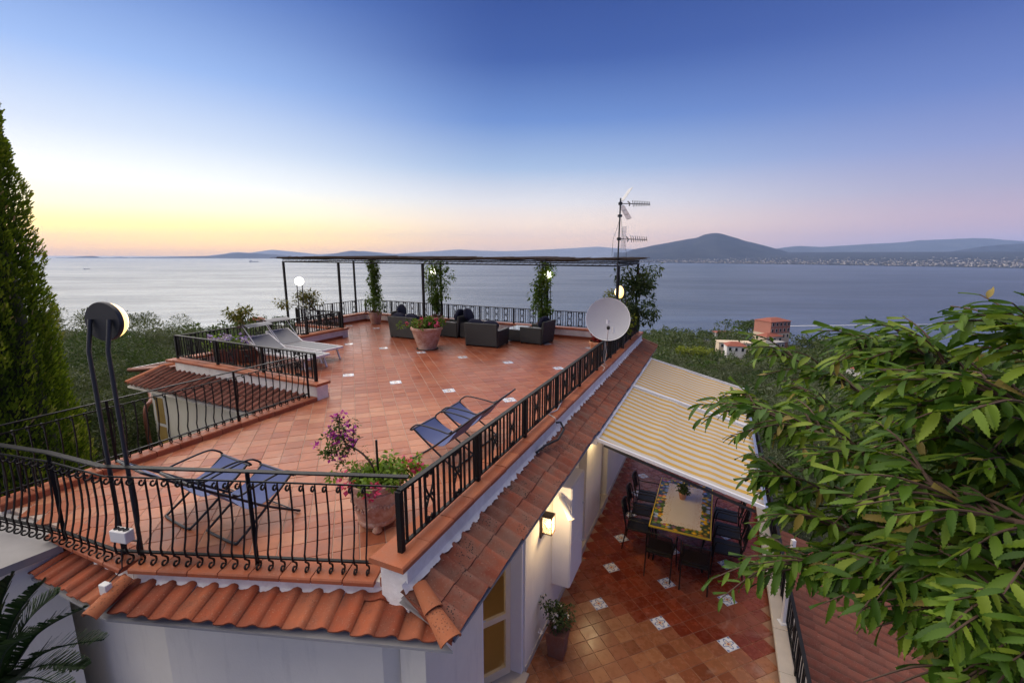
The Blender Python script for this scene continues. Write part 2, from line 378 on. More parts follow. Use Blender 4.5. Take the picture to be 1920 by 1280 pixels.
def terra(name, ramp, spots=0., rough=.75, weather=(.20, .14, .11), pan_shade=0.):
    b = NB(name); p = b.geo(); rn = b.rnd(); n = b.noise(7, 5, .65, p); n2 = b.noise(34, 3, .6, p)
    c = b.ramp(rn, ramp); c = b.mixc(b.rng(n, .35, .75, 0, .7), c, weather); c = b.mixc(b.rng(b.noise(70, 3, .7, p), .60, .72, 0, .5), c, (.42, .30, .22))
    c = b.mixc(b.rng(b.noise(2.2, 3, .6, p), .35, .65, 0, .4), c, b.mixc(1., c, (1.25, 1.15, 1.05), 'MULTIPLY'))
    if pan_shade:      # shade painted into the tile channels so the rolls stand out
        c = b.mixc(b.math('MULTIPLY', b.rng(b.sep(b.co('Object'))[2], .004, .04, pan_shade, 0.), b.rng(b.noise(9, 4, .7, p), .3, .7, .5, 1.)), c, (.045, .026, .020))
    if spots:
        v = b.voro(52, p); c = b.mixc(b.math('MULTIPLY', b.math('LESS_THAN', v, .30), b.rng(b.noise(3.5, 3, .6, p), .50, .60, 0, spots)), c, (.02, .016, .014))
    b.P(Base_Color=c, Roughness=rough, Specular_IOR_Level=.25); b.bump(b.math('ADD', n, b.math('MULTIPLY', n2, .4)), .3, .006); return b.m
M_ROOF = terra('roof_tile', [(0, (.16, .038, .020)), (.4, (.23, .056, .029)), (.75, (.30, .082, .040)), (1, (.20, .080, .052))], .95, pan_shade=.35)
M_ROOF2 = terra('roof_tile_front', [(0, (.19, .038, .016)), (.35, (.26, .055, .022)), (.7, (.33, .078, .031)), (1, (.38, .12, .055))], .25, weather=(.17, .075, .048))
M_HIP = terra('hip_tile', [(0, (.32, .095, .04)), (1, (.38, .12, .05))], .5, weather=(.30, .12, .06))
M_ROOF3 = terra('faded_roof_tile', [(0, (.17, .052, .034)), (.5, (.22, .070, .045)), (1, (.27, .095, .062))], .3, weather=(.19, .10, .075), pan_shade=.75)
M_COP = terra('coping_tile', [(0, (.26, .066, .028)), (.5, (.36, .098, .040)), (1, (.42, .135, .058))], 0, .55, weather=(.30, .12, .07))
M_IRON = simple('black_iron', (.007, .007, .008), .5, .0, var=.4, scale=20, bump=.25, spec=.22)
M_GREYMET = simple('anthracite_metal', (.030, .033, .038), .45, .3, scale=10)
M_WHMET = simple('white_metal', (.74, .74, .75), .4, 0, var=.04)
M_ALU = simple('aluminium', (.55, .56, .58), .3, .9, var=.05)
M_WHPLASTIC = simple('white_plastic', (.72, .72, .70), .45, 0, var=.05)
M_STONE = simple('pale_stone', (.50, .44, .37), .7, 0, var=.15, scale=6, bump=.2)
M_CONC = simple('grey_concrete', (.30, .29, .28), .9, 0, var=.25, scale=3, bump=.4)
M_BROWN = simple('brown_shutter', (.060, .028, .020), .5, 0, var=.2)
M_BLACKRUB = simple('black_rubber', (.01, .01, .01), .5)
M_CABLE = simple('white_cable', (.6, .6, .58), .5)
# white inlay tile with a painted blue and ochre flower
def inlay_mat(name, size):
    b = NB(name); s_ = b.sep(b.co('Object')); x = b.math('MULTIPLY', s_[0], 2 / size); y = b.math('MULTIPLY', s_[1], 2 / size)
    r = b.math('SQRT', b.math('ADD', b.math('MULTIPLY', x, x), b.math('MULTIPLY', y, y)))
    a = b.math('ARCTAN2', y, x); pet = b.math('MULTIPLY_ADD', b.math('COSINE', b.math('MULTIPLY', a, 4.)), .22, .55)
    d = b.math('ABSOLUTE', b.math('SUBTRACT', r, pet)); line = b.math('LESS_THAN', d, .075)
    ctr = b.math('LESS_THAN', r, .16); inn = b.math('LESS_THAN', r, b.math('MULTIPLY', pet, .72))
    mx = b.math('MAXIMUM', b.math('ABSOLUTE', x), b.math('ABSOLUTE', y)); bor = b.math('GREATER_THAN', mx, .88)
    cor = b.math('LESS_THAN', b.math('ADD', b.math('ABSOLUTE', b.math('SUBTRACT', b.math('ABSOLUTE', x), .78)), b.math('ABSOLUTE', b.math('SUBTRACT', b.math('ABSOLUTE', y), .78))), .2)
    c = b.mixc(b.math('MULTIPLY', inn, .55), (.74, .75, .76), (.62, .42, .16))
    c = b.mixc(line, c, (.10, .14, .32)); c = b.mixc(ctr, c, (.45, .12, .06)); c = b.mixc(cor, c, (.16, .22, .42)); c = b.mixc(b.math('MULTIPLY', bor, .5), c, (.35, .40, .52))
    b.P(Base_Color=c, Roughness=.16); return b.m
TS = 0.2224
M_INL = inlay_mat('painted_inlay', TS)
# ================================================================== FLOORS
def inside(pt, poly):
    x, y = pt; c = False; n = len(poly)
    for i in range(n):
        x0, y0 = poly[i]; x1, y1 = poly[(i + 1) % n]
        if (y0 > y) != (y1 > y) and x < (x1 - x0) * (y - y0) / (y1 - y0) + x0: c = not c
    return c
def proj(P):
    v = Vector(P) - Vector((0, 0, 2.5)); up = Vector((0, math.sin(PT), math.cos(PT))); fw = Vector((0, math.cos(PT), -math.sin(PT)))
    d = v.dot(fw)
    if d < .05: return None
    return 960 + FP * v.x / d, 640 - FP * v.dot(up) / d, d
def tile_mesh(name, size, h, mat, gap=.006):
    a = size / 2 - gap / 2; t = a - .0035
    vs = [(-a, -a, -h), (a, -a, -h), (a, a, -h), (-a, a, -h), (-a, -a, -.003), (a, -a, -.003), (a, a, -.003), (-a, a, -.003), (-t, -t, 0), (t, -t, 0), (t, t, 0), (-t, t, 0)]
    fs = [(0, 1, 5, 4), (1, 2, 6, 5), (2, 3, 7, 6), (3, 0, 4, 7), (4, 5, 9, 8), (5, 6, 10, 9), (6, 7, 11, 10), (7, 4, 8, 11), (8, 9, 10, 11)]
    m = MB().add(vs, fs); me = m.mesh(name, mat); return me, vs, fs
def lay_floor(floor, poly, z, ang, org, size, m_tile, m_field, m_inlay, is_inlay, zone, name):
    ca_, sa_ = math.cos(ang), math.sin(ang); a = Vector((ca_, sa_)); bq = Vector((-sa_, ca_))
    cs = []
    xs = [q[0] for q in poly]; ys = [q[1] for q in poly]; R = int(max(max(xs) - min(xs), max(ys) - min(ys)) / size) + 8
    for i in range(-R, R):
        for j in range(-R, R):
            q = Vector(org) + a * (i * size) + bq * (j * size)
            if inside((q.x, q.y), poly): cs.append((i, j, q))
    me, vs, fs = tile_mesh('tile', size, .011, m_tile); mi, _, _ = tile_mesh('tile', size, .011, m_inlay)
    def rank(e):
        w_ = proj((e[2].x, e[2].y, z))
        if w_ is None or not (-60 < w_[0] < 1980 and -40 < w_[1] < 1330): return 1e6
        return w_[2] - (3.0 if is_inlay(e[0], e[1]) else 0)
    cs.sort(key=rank); fld = MB(); rn = []; zn = []; nf = 0
    for k, (i, j, q) in enumerate(cs):
        rv = random.random(); zz = zone(q)
        tilt = Matrix.Rotation(random.gauss(0, .0022), 4, 'X') @ Matrix.Rotation(random.gauss(0, .0022), 4, 'Y') @ Matrix.Rotation(ang, 4, 'Z')
        P = Vector((q.x, q.y, z + random.gauss(0, .0007)))
        il = is_inlay(i, j)
        if k < 300 or il:
            o = inst('tile', mi if il else me, floor, P, tilt); o.color = (rv, zz, 0, 1)
            if il: o['label'] = 'white tile with painted flower'
        else:
            M = Matrix.Translation(P) @ tilt
            fld.add([M @ Vector(v) for v in vs], fs); rn += [rv] * len(fs); zn += [zz] * len(fs)
    if fld.v:
        o = fld.build('tile_field', m_field); wparent(o, floor); o['kind'] = 'stuff'
        o.data.attributes.new('rnd', 'FLOAT', 'FACE').data.foreach_set('value', rn)
        o.data.attributes.new('zone', 'FLOAT', 'FACE').data.foreach_set('value', zn)
V2 = lambda w_: (w_.x, w_.y)
UPOLY = [V2(Wp(-6.42, 1.55)), (-4.10, 3.80), (-3.05, 3.37), (-1.05, 3.22), V2(Wr(-.2, .12)), V2(Wr(-.2, 11.0)), V2(Wp(-2.5, 13.2)), V2(Wp(-12.65, 13.2)), V2(Wp(-12.65, 10.2)), V2(Wp(-10.6, 10.2)), V2(Wp(-10.6, 5.5)), V2(Wp(-6.42, 5.5))]
floor = MB().prism(UPOLY, -.22, -.0055).build('terrace_floor', M_GROUT); tag(floor, kind='structure')
io = (-3.446, 9.286)                                   # one inlay of the pattern
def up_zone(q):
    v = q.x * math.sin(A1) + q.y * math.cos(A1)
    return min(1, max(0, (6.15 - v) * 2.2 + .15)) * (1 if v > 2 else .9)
def up_in(i, j):
    # lattice along the house axes: 4 tiles diagonally in each direction, every second row, none in the near field
    return i % 4 == 0 and j % 4 == 0 and (i - j) % 8 == 0 and (i + j) % 16 == 0 and i + j >= 0
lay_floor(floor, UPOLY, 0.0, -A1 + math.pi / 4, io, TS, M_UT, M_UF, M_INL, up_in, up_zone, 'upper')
LZ = -3.0
LPOLY = [V2(Wr(-.06, .6)), V2(Wr(3.08, .6)), V2(Wr(3.08, 11.4)), V2(Wr(-.06, 11.4))]
lfl = MB().prism([V2(Wr(-.3, .4)), V2(Wr(3.35, .4)), V2(Wr(3.35, 11.6)), V2(Wr(-.3, 11.6))], LZ - .25, LZ - .0055).build('lower_terrace_floor', M_GROUT_D); tag(lfl, kind='structure')
lo_o = (1.403, 6.396)
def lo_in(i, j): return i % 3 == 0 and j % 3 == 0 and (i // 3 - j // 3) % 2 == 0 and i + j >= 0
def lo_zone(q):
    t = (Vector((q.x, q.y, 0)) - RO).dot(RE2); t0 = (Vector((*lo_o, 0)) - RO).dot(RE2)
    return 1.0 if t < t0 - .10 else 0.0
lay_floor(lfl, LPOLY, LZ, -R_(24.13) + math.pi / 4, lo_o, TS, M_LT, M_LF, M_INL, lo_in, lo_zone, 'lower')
# ================================================================== WALLS OF THE HOUSE
villa = empty('villa', (-1.5, 6.0, LZ), label='white plastered villa carrying the tiled roof terrace', cat='house')
def wbox(m, fr, s0, s1, t0, t1, z0, z1):
    """box in frame fr (Wp or Wr)"""
    q = [fr(s0, t0), fr(s1, t0), fr(s1, t1), fr(s0, t1)]
    m.prism([V2(x) for x in q], z0, z1); return m
# front wall (three faces under the kerb) as solid body, set back behind the right wall pieces
body = [V2(Wp(-6.35, 1.62)), (-4.05, 3.86), (-3.02, 3.42), (-1.08, 3.25), V2(Wr(-.30, .36)), V2(Wr(-.30, 1.0)), V2(Wp(-6.35, 4.6))]
MB().prism(body, -8, -.225).build('wall', M_PLA, villa, world=True)
m = MB()
for t0, t1, z0, z1 in ((.30, 1.28, -8, -.03), (1.28, 2.45, -.80, -.03), (2.45, 4.85, LZ - .3, -.03), (4.85, 5.40, -.72, -.03), (5.40, 6.62, LZ - .3, -.03), (6.62, 7.25, -.72, -.03), (7.25, 11.1, LZ - .3, -.03)):
    wbox(m, Wr, -.30, -.04, t0, t1, z0, z1)
m.build('wall', M_PLA, villa, world=True)
# dark lit rooms behind the openings
M_ROOMW = simple('room_wall', (.62, .50, .30), .8); M_ROOMF = simple('room_floor', (.30, .20, .12), .4)
m = MB(); wbox(m, Wr, -3.2, -3.1, .4, 4.2, LZ, -.3); wbox(m, Wr, -3.2, -.31, 4.2, 4.3, LZ, -.3); wbox(m, Wr, -3.2, -.31, .92, 1.0, LZ, -.3)
m.build('room_wall', M_ROOMW, villa, world=True)
m = MB(); wbox(m, Wr, -3.1, -.04, 1.0, 4.2, LZ - .2, LZ - .01); m.build('room_floor', M_ROOMF, villa, world=True)
# glazed kitchen door, one leaf swung inwards
M_GLASS = NB('door_glass'); M_GLASS.P(Base_Color=(.9, .95, .95), Roughness=.03, Transmission_Weight=1.0, IOR=1.1, Alpha=.35); M_GLASS = M_GLASS.m
M_DOORW = simple('cream_door_paint', (.70, .60, .42), .45, var=.05)
dr = empty('glazed_door', Wr(-.1, 1.3, LZ)); dr.parent = None
m = MB(); wbox(m, Wr, -.30, -.06, 1.285, 1.345, LZ, -.81); wbox(m, Wr, -.30, -.06, 2.385, 2.445, LZ, -.81); wbox(m, Wr, -.30, -.06, 1.345, 2.385, -.87, -.81)
dframe = m.build('door_frame', M_WHMET, villa, world=True)
m = MB(); wbox(m, Wr, -.36, .03, 1.29, 2.44, LZ - .02, LZ + .035); m.build('threshold', M_STONE, villa, world=True)
bpy.data.objects.remove(dr)
def leaf(t_h, ang, wd, nm):
    """door leaf hinged at (s=-.2, t_h), swung by ang from the wall line"""
    d = RE2 * math.cos(ang) - RE1 * math.sin(ang); o = Wr(-.22, t_h); up = Vector((0, 0, 1)); m = MB(); z0, z1 = LZ + .04, -.90
    n_ = d.cross(up)
    def bar(a0, a1, c0, c1): m.beam(o + d * a0 + up * ((c0 + c1) / 2), o + d * a1 + up * ((c0 + c1) / 2), .045, c1 - c0)
    bar(0, .07, z0, z1); bar(wd - .07, wd, z0, z1); bar(.07, wd - .07, z0, z0 + .12); bar(.07, wd - .07, z1 - .09, z1); bar(.07, wd - .07, z0 + .85, z0 + .93)
    fr = m.build(nm, M_DOORW, villa, world=True)
    for c0, c1 in ((z0 + .12, z0 + .85), (z0 + .93, z1 - .09)):
        g = MB(); g.beam(o + d * .07 + up * ((c0 + c1) / 2), o + d * (wd - .07) + up * ((c0 + c1) / 2), .012, c1 - c0); wparent(g.build('pane', M_GLASS), fr)
    hmb = MB(); hp = o + d * (wd - .035) + n_ * -.03 + up * (z0 + 1.0); hmb.tube([hp, hp - n_ * .04, hp - n_ * .04 - d * .10], .009, 6); wparent(hmb.build('handle', M_ALU), fr)
leaf(2.36, math.pi - .62, .52, 'door'); leaf(1.36, .95, .52, 'door')
# brown louvred shutters in the two far openings
for t0, t1 in ((4.86, 5.39), (6.63, 7.24)):
    m = MB(); wbox(m, Wr, -.24, -.19, t0, t1, LZ, -.73); sh = m.build('shutter', M_BROWN, villa, world=True)
    m = MB()
    for k in range(26):
        z = LZ + .1 + k * .082
        for a0, a1 in ((t0 + .05, (t0 + t1) / 2 - .03), ((t0 + t1) / 2 + .03, t1 - .05)):
            m.beam(Wr(-.185, a0, z), Wr(-.185, a1, z), .012, .06, up=RE1 * .5 + Vector((0, 0, 1)))
    o = m.build('louvre_slats', M_BROWN); wparent(o, sh); o['kind'] = 'stuff'
    m = MB(); wbox(m, Wr, -.30, .0, t0 - .02, t1 + .02, LZ, LZ + .14); m.build('door_step', M_STONE, villa, world=True)
# floor skirting under the wall
m = MB(); wbox(m, Wr, -.04, -.026, 2.46, 4.84, LZ - .01, LZ + .09); wbox(m, Wr, -.04, -.026, 5.42, 6.60, LZ - .01, LZ + .09); wbox(m, Wr, -.04, -.026, 7.26, 11.1, LZ - .01, LZ + .09)
m.build('skirting', M_STONE, villa, world=True)
# white fascia band under kerb and coping
m = MB()
m.beam((-4.11, 3.80, -.11), (-3.06, 3.325, -.11), .10, .23); m.beam((-3.06, 3.32, -.11), (-.84, 3.155, -.11), .10, .23)
m.build('fascia', M_FASC, villa, world=True)
# kerb tiles along the front and left edges
def kerb_run(p, q, wd, z0, z1, n, name='kerb_tile', par=villa, over=0.0):
    p = Vector(p); q = Vector(q); d = (q - p) / n; L_ = d.length
    a = d.normalized(); bq = Vector((-a.y, a.x, 0)); h = z1 - z0
    m = MB(); x = L_ / 2 - .004; y = wd / 2
    prof = [(-y, 0), (-y, h - .012), (-y + .010, h), (y - .004, h), (y, h - .004), (y, 0)]
    vs = [(-x, e[0], e[1]) for e in prof] + [(x, e[0], e[1]) for e in prof]; k = len(prof)
    m.add(vs, [(i, i + 1, k + i + 1, k + i)[::-1] for i in range(k - 1)] + [tuple(range(k)), tuple(reversed(range(k, 2 * k)))])
    me = m.mesh(name, M_COP)
    for i in range(n):
        c = p + d * (i + .5); inst(name, me, par, (c.x, c.y, z0 + random.gauss(0, .0015)), Matrix.Rotation(math.atan2(a.y, a.x) + random.gauss(0, .004), 4, 'Z'))
kerb_run((-4.11, 3.765, 0), (-3.075, 3.32, 0), .24, -.005, .035, 5)
kerb_run((-3.06, 3.34, 0), (-1.045, 3.195, 0), .24, -.006, .034, 8)
kerb_run(Wp(-6.40, 1.5), Wp(-6.40, 5.34), .20, -.004, .075, 14)
MB().prism([V2(Wp(-6.55, 1.5)), V2(Wp(-6.30, 1.5)), V2(Wp(-6.30, 5.35)), V2(Wp(-6.55, 5.35))], -6, -.006).build('wall', M_PLA, villa, world=True)
# ---------------------------------------------------------------- parapets with coping
def parapet(name, p, q, thick, z1, label, inner=1, ext0=.04, ext1=.04, skirt=True, z0=-.22, nn=None):
    """low white wall from p to q (its outer line), thickness towards the left of p->q when inner>0"""
    p = Vector(p); q = Vector(q); p.z = q.z = 0; a = (q - p).normalized(); nrm = Vector((-a.y, a.x, 0)) * inner
    root = empty(name, ((p + q) / 2), label=label, cat='low wall')
    m = MB(); pl = [p, q, q + nrm * thick, p + nrm * thick]
    if inner < 0: pl = pl[::-1]
    m.prism([V2(x) for x in pl], z0, z1 - .045); m.build('wall', M_FASC, root, world=True)
    L_ = (q - p).length + ext0 + ext1; n = nn or max(2, int(L_ / .34)); c0 = p - a * ext0 + nrm * thick / 2; st = L_ / n
    mm = MB(); x = st / 2 - .003; y = thick / 2 + .032; h = .045
    prof = [(-y, 0), (-y, h - .012), (-y + .012, h), (y - .012, h), (y, h - .012), (y, 0)]; k = len(prof)
    mm.add([(-x, e[0], e[1]) for e in prof] + [(x, e[0], e[1]) for e in prof], [(i, i + 1, k + i + 1, k + i)[::-1] for i in range(k - 1)] + [tuple(range(k)), tuple(reversed(range(k, 2 * k))), (k - 1, 0, k, 2 * k - 1)[::-1]])
    me = mm.mesh('coping_tile', M_COP)
    for i in range(n):
        c = c0 + a * (st * (i + .5)); inst('coping_tile', me, root, (c.x, c.y, z1 - .044 + random.gauss(0, .0018)), Matrix.Rotation(math.atan2(a.y, a.x) + random.gauss(0, .004), 4, 'Z') @ Matrix.Rotation(random.gauss(0, .004), 4, 'Y'))
    if skirt:
        m = MB(); o_ = nrm * (thick + .007); m.beam(p + o_ + Vector((0, 0, .035)), q + o_ + Vector((0, 0, .035)), .012, .075); m.build('skirting', M_COP, root, world=True)
    return root
parapet('parapet', Wr(0, .07), Wr(0, 11.1), .25, .30, 'low white wall with terracotta coping along the striped awning side', 1, .09, .05)
parapet('parapet', Wp(-12.75, 13.35), Wr(-.262, 11.05), .22, .30, 'long low white wall at the sea end of the terrace', -1)
parapet('parapet', Wp(-12.75, 10.25), Wp(-12.75, 13.12), .22, .30, 'low white wall at the far left corner beyond the pergola post', -1)
parapet('parapet', Wp(-12.52, 10.02), Wp(-10.53, 10.02), .22, .28, 'short low white wall under the left pergola beam', 1, skirt=False)
parapet('parapet', Wp(-10.75, 5.62), Wp(-10.75, 10.02), .22, .28, 'low white wall behind the two sun loungers', -1, .3, .02)
parapet('parapet', Wp(-10.5, 5.36), Wp(-6.32, 5.36), .24, .30, 'low white wall in front of the loungers ending in a square pier', 1)
# ---------------------------------------------------------------- roof tiles
def rtile_mesh(w_, ln, mat, name='tile', hs=1.0):
    pr = [(0, .006), (.08, .0), (.28, .001), (.48, .010), (.64, .027), (.78, .036), (.91, .028), (1.0, .009)]
    pr = [(x, z * hs) for x, z in pr]; m = MB(); k = len(pr); th = .013
    vs = [(x * w_, 0, z) for x, z in pr] + [(x * w_, ln, z * .92) for x, z in pr] + [(x * w_, 0, z - th) for x, z in pr]
    fs = [(i, i + 1, k + i + 1, k + i) for i in range(k - 1)] + [(2 * k + i, 2 * k + i + 1, i + 1, i) for i in range(k - 1)]
    fs += [(0, k, 2 * k)]
    me = m.add(vs, fs).mesh(name, mat, True, 50); return me
def roof_run(par, B0, B1, up, rows, w_, ex, mat, nm='tile', skip=None, zoff=.03, lf=1.22, hs=1.0):
    """eave from B0 to B1, up = up-slope vector (unit); lays rows of tiles as parts of par"""
    B0 = Vector(B0); B1 = Vector(B1); a = (B1 - B0); L_ = a.length; a = a / L_; up = Vector(up).normalized(); up = (up - a * up.dot(a)).normalized(); nz = a.cross(up).normalized()
    if nz.z < 0: nz = -nz
    n = max(1, round(L_ / w_)); w2 = L_ / n; me = rtile_mesh(w2 * 1.02, ex * lf, mat, nm, hs)
    for j in range(rows):
        for i in range(n):
            P = B0 + a * (i * w2) + up * (j * ex + random.gauss(0, .005)) + nz * (zoff + .004 + random.gauss(0, .0015))
            if skip and skip(i, j, P + a * w2 / 2 + up * ex / 2): continue
            tl = math.radians(2.6) + random.gauss(0, .010)
            X = a; Y = (up * math.cos(tl) - nz * math.sin(tl)); Z = X.cross(Y)
            if Z.z < 0: Z = -Z
            jx = random.gauss(0, .013); X2 = (X + Y * jx).normalized(); Y2 = (Y - X * jx).normalized()
            M = Matrix((( X2.x, Y2.x, Z.x, P.x + up.x * 0), (X2.y, Y2.y, Z.y, P.y), (X2.z, Y2.z, Z.z, P.z + ex * math.sin(math.radians(2.6)) * 1.0), (0, 0, 0, 1)))
            o = bpy.data.objects.new(nm, me); COL.objects.link(o); o.matrix_basis = M; wparent(o, par)
def barrel(par, P, Q, r0, r1, mat, nm='hip_tile'):
    P = Vector(P); Q = Vector(Q); d = (Q - P).normalized(); sdv = d.cross(Vector((0, 0, 1))).normalized(); up = sdv.cross(d).normalized(); rows = []; rows2 = []
    for f in (0, .5, 1):
        c = P + (Q - P) * f; r = r0 + (r1 - r0) * f
        rows.append([c + sdv * (math.cos(g) * r) + up * (math.sin(g) * r * .8) for g in np.linspace(0, math.pi, 9)])
        rows2.append([c + sdv * (math.cos(g) * (r - .014)) + up * (math.sin(g) * (r - .014) * .8) for g in np.linspace(0, math.pi, 9)])
    m = MB(); m.grid(rows); m.grid(rows2); m.grid([rows[2], rows2[2]]); m.grid([rows[0], rows2[0]])
    return m.build(nm, mat, par, smooth=True, ang=60, world=True)
erf = empty('eave_roof', Wr(.2, 5, -.1), label='narrow terracotta tile eave running along under the terrace edge', cat='roof')
SL = math.radians(22); SLF = math.radians(15)
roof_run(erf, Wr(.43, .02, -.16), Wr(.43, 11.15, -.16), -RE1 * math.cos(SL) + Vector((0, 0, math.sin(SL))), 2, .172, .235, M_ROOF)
fd = (Vector((-.42, 2.72, 0)) - Vector((-3.10, 2.99, 0))).normalized(); fn = Vector((-fd.y, fd.x, 0))
roof_run(erf, (-3.07, 3.005, -.222), (-.46, 2.755, -.222), fn * math.cos(SLF) + Vector((0, 0, math.sin(SLF))), 2, .172, .262, M_ROOF2, skip=lambda i, j, P: j == 1 and not -1.12 < P.x < -.62, lf=1.3)
gd = (Vector((-3.10, 2.965, 0)) - Vector((-4.20, 3.43, 0))).normalized(); gn = Vector((-gd.y, gd.x, 0))
roof_run(erf, (-4.17, 3.47, -.222), (-3.10, 3.015, -.222), gn * math.cos(SLF) + Vector((0, 0, math.sin(SLF))), 1, .172, .262, M_ROOF2, lf=1.3)
# boards under the tiles and the mortar bed
m = MB()
m.grid([[Wr(.425, .02, -.165), Wr(.425, 11.15, -.165)], [Wr(-.03, .02, .015), Wr(-.03, 11.15, .015)]]); m.grid([[Wr(.425, .02, -.185), Wr(.425, 11.15, -.185)], [Wr(-.05, .02, -.03), Wr(-.05, 11.15, -.03)]]); m.grid([[Wr(.425, .02, -.165), Wr(.425, 11.15, -.165)], [Wr(.425, .02, -.185), Wr(.425, 11.15, -.185)]])
fe = [Vector((-4.17, 3.475, -.235)), Vector((-3.09, 3.01, -.235)), Wr(.42, .0, -.235)]; ft = [Vector((-4.05, 3.78, -.17)), Vector((-3.02, 3.31, -.17)), Wr(-.05, .15, -.17)]
m.grid([fe, ft]); m.grid([[q - Vector((0, 0, .022)) for q in fe], [q - Vector((0, 0, .03)) for q in ft]]); m.grid([fe, [q - Vector((0, 0, .022)) for q in fe]])
m.build('eave_board', M_CONC, erf, world=True)
barrel(erf, Wr(.05, .14, .07), Wr(.24, .045, -.015), .055, .075, M_HIP); barrel(erf, Wr(.21, .06, -.02), Wr(.44, -.045, -.115), .06, .085, M_HIP)
barrel(erf, (-3.07, 3.22, -.05), (-3.13, 2.93, -.155), .055, .070, M_HIP)
barrel(erf, Wr(.0, 11.17, .07), Wr(.44, 11.17, -.10), .06, .07, M_ROOF)

# mortar pushed in between tiles and walls
def mortar(A, B, out, dz, step=.02):
    A = Vector(A); B = Vector(B); n = int((B - A).length / step); a = (B - A) / n; out = Vector(out); r0, r1, r2 = [], [], []
    for i in range(n + 1):
        q = A + a * i; k = mnoise.noise(q * 14) ; k2 = mnoise.noise(q * 47 + Vector((3, 1, 2)))
        r0.append(q + Vector((0, 0, .03)) - out * .02); r1.append(q + out * (.006 + .004 * k2) + Vector((0, 0, .004 * k))); r2.append(q + out * (.030 + .022 * k + .018 * k2) + Vector((0, 0, -dz - .012 * k)))
    MB().grid([r0, r1, r2]).build('mortar', M_FASC, erf, smooth=True, world=True)
mortar((-3.06, 3.267, -.105), (-.82, 3.10, -.105), (-.07, -1, 0), .04); mortar((-4.10, 3.74, -.105), (-3.08, 3.28, -.105), (-.4, -.9, 0), .04)
mortar(Wr(.0, .02, .095), Wr(.0, 11.1, .095), RE1, .035)

m = MB(); m.add([Wr(-.02, .03, .055), Wr(.41, .03, -.135), Wr(.42, -.01, -.185), (-.56, 2.83, -.165), (-.78, 3.02, -.10)], [(0, 1, 2), (0, 2, 3), (0, 3, 4)]); m.build('mortar_bed', M_ROOF2, erf, world=True)
# ================================================================== RAILINGS
def at_v(px, py, v):
    """point of the pixel ray on the upright plane v = const of the house"""
    r = ray(px, py); e2 = Vector((math.sin(A1), math.cos(A1), 0)); t = v / r.dot(e2); return Vector((0, 0, 2.5)) + r * t
def spiral(c, r0, a0, a1, r1, n=9):
    return [(c[0] + (r0 + (r1 - r0) * i / n) * math.cos(a0 + (a1 - a0) * i / n), c[1] + (r0 + (r1 - r0) * i / n) * math.sin(a0 + (a1 - a0) * i / n)) for i in range(n + 1)]
def scroll_panel_mesh(w_, h):
    m = MB(); hw = w_ / 2
    for sx_ in (-1, 1):
        m.beam((sx_ * hw, 0, 0), (sx_ * hw, 0, h), .015, .015)
        r = w_ * .19
        top = spiral((w_ * .24, h - r * 1.25), r * .25, math.pi * 1.5, -math.pi * .1, r, 10)      # inner curl to outer side
        top = spiral((w_ * .23, h - r * 1.3), r * .2, math.pi * 2.6, 0, r, 12)
        bot = [(x, h - z) for x, z in reversed(top)]
        mid = [(w_ * .40, h * .70), (w_ * .17, h * .565), (w_ * .04, h * .5), (w_ * .17, h * .435), (w_ * .40, h * .30)]
        pts = [(sx_ * x, 0, z) for x, z in top + mid + bot]
        m.tube(pts, .0088, 4, ph=.78)
        cm = spiral((w_ * .22, h * .5), w_ * .05, 3.3, -1.2, w_ * .15, 9)
        m.tube([(sx_ * x, 0, z) for x, z in cm], .0078, 4)
    return m.mesh('scroll_panel', M_IRON)
def rail_straight(label, p, q, z0, z1, bay=1.22, end0=True, end1=True, pattern='bbbSbbbSbbb', post=.044, group='straight iron railings with scroll panels'):
    p = Vector(p); q = Vector(q); p.z = q.z = z0; a = q - p; L_ = a.length; a.normalize(); ang = math.atan2(a.y, a.x)
    root = empty('iron_railing', p, label=label, cat='railing', group=group)
    H = z1 - z0; zb = z0 + .045
    m = MB(); m.beam(p + Vector((0, 0, H)), q + Vector((0, 0, H)), .044, .020); m.build('top_rail', M_IRON, root, world=True)
    m = MB(); m.beam(p + Vector((0, 0, zb - z0)), q + Vector((0, 0, zb - z0)), .030, .016); m.build('bottom_rail', M_IRON, root, world=True)
    n = max(1, round(L_ / bay)); bl = L_ / n; h = H - .055
    pm = MB().box((0, 0, H / 2 - .004), (post, post, H + .004)).mesh('post', M_IRON); bm = MB().box((0, 0, h / 2), (.017, .017, h)).mesh('baluster', M_IRON)
    pw = bl * .105; sm = scroll_panel_mesh(pw, h); k = len(pattern)
    wd = [1.0 if c == 'b' else 1.75 for c in pattern]; tot = sum(wd) + .6
    for i in range(n + 1):
        if (i == 0 and not end0) or (i == n and not end1): continue
        inst('post', pm, root, p + a * (bl * i), ang)
    for i in range(n):
        x = bl * i; acc = .3
        for c, wv in zip(pattern, wd):
            pos = x + bl * (acc + wv / 2) / tot; acc += wv; P = p + a * pos; P.z = zb
            if c == 'b': inst('baluster', bm, root, P, ang)
            else: inst('scroll_panel', sm, root, P, Matrix.Rotation(ang, 4, 'Z'))
    return root
def belly_mesh(H):
    pts = spiral((.036, H - .10), .007, math.pi * 2.9, math.pi * .98, .036, 14)      # upper scroll
    pts = [(x, z) for x, z in pts]
    pts += [(0, H - .14), (-.002, H * .62), (.006, H * .46), (.032, H * .30), (.058, H * .19), (.052, H * .11), (.022, .060), (.010, .045)]
    low = spiral((.044, .026), .038, math.pi * .85, math.pi * 2.9, .008, 14)
    pts += low
    m = MB(); vs = []
    m.tube([(0, -x, z) for x, z in pts], .0080, 4, ph=.78)
    return m.mesh('baluster', M_IRON)
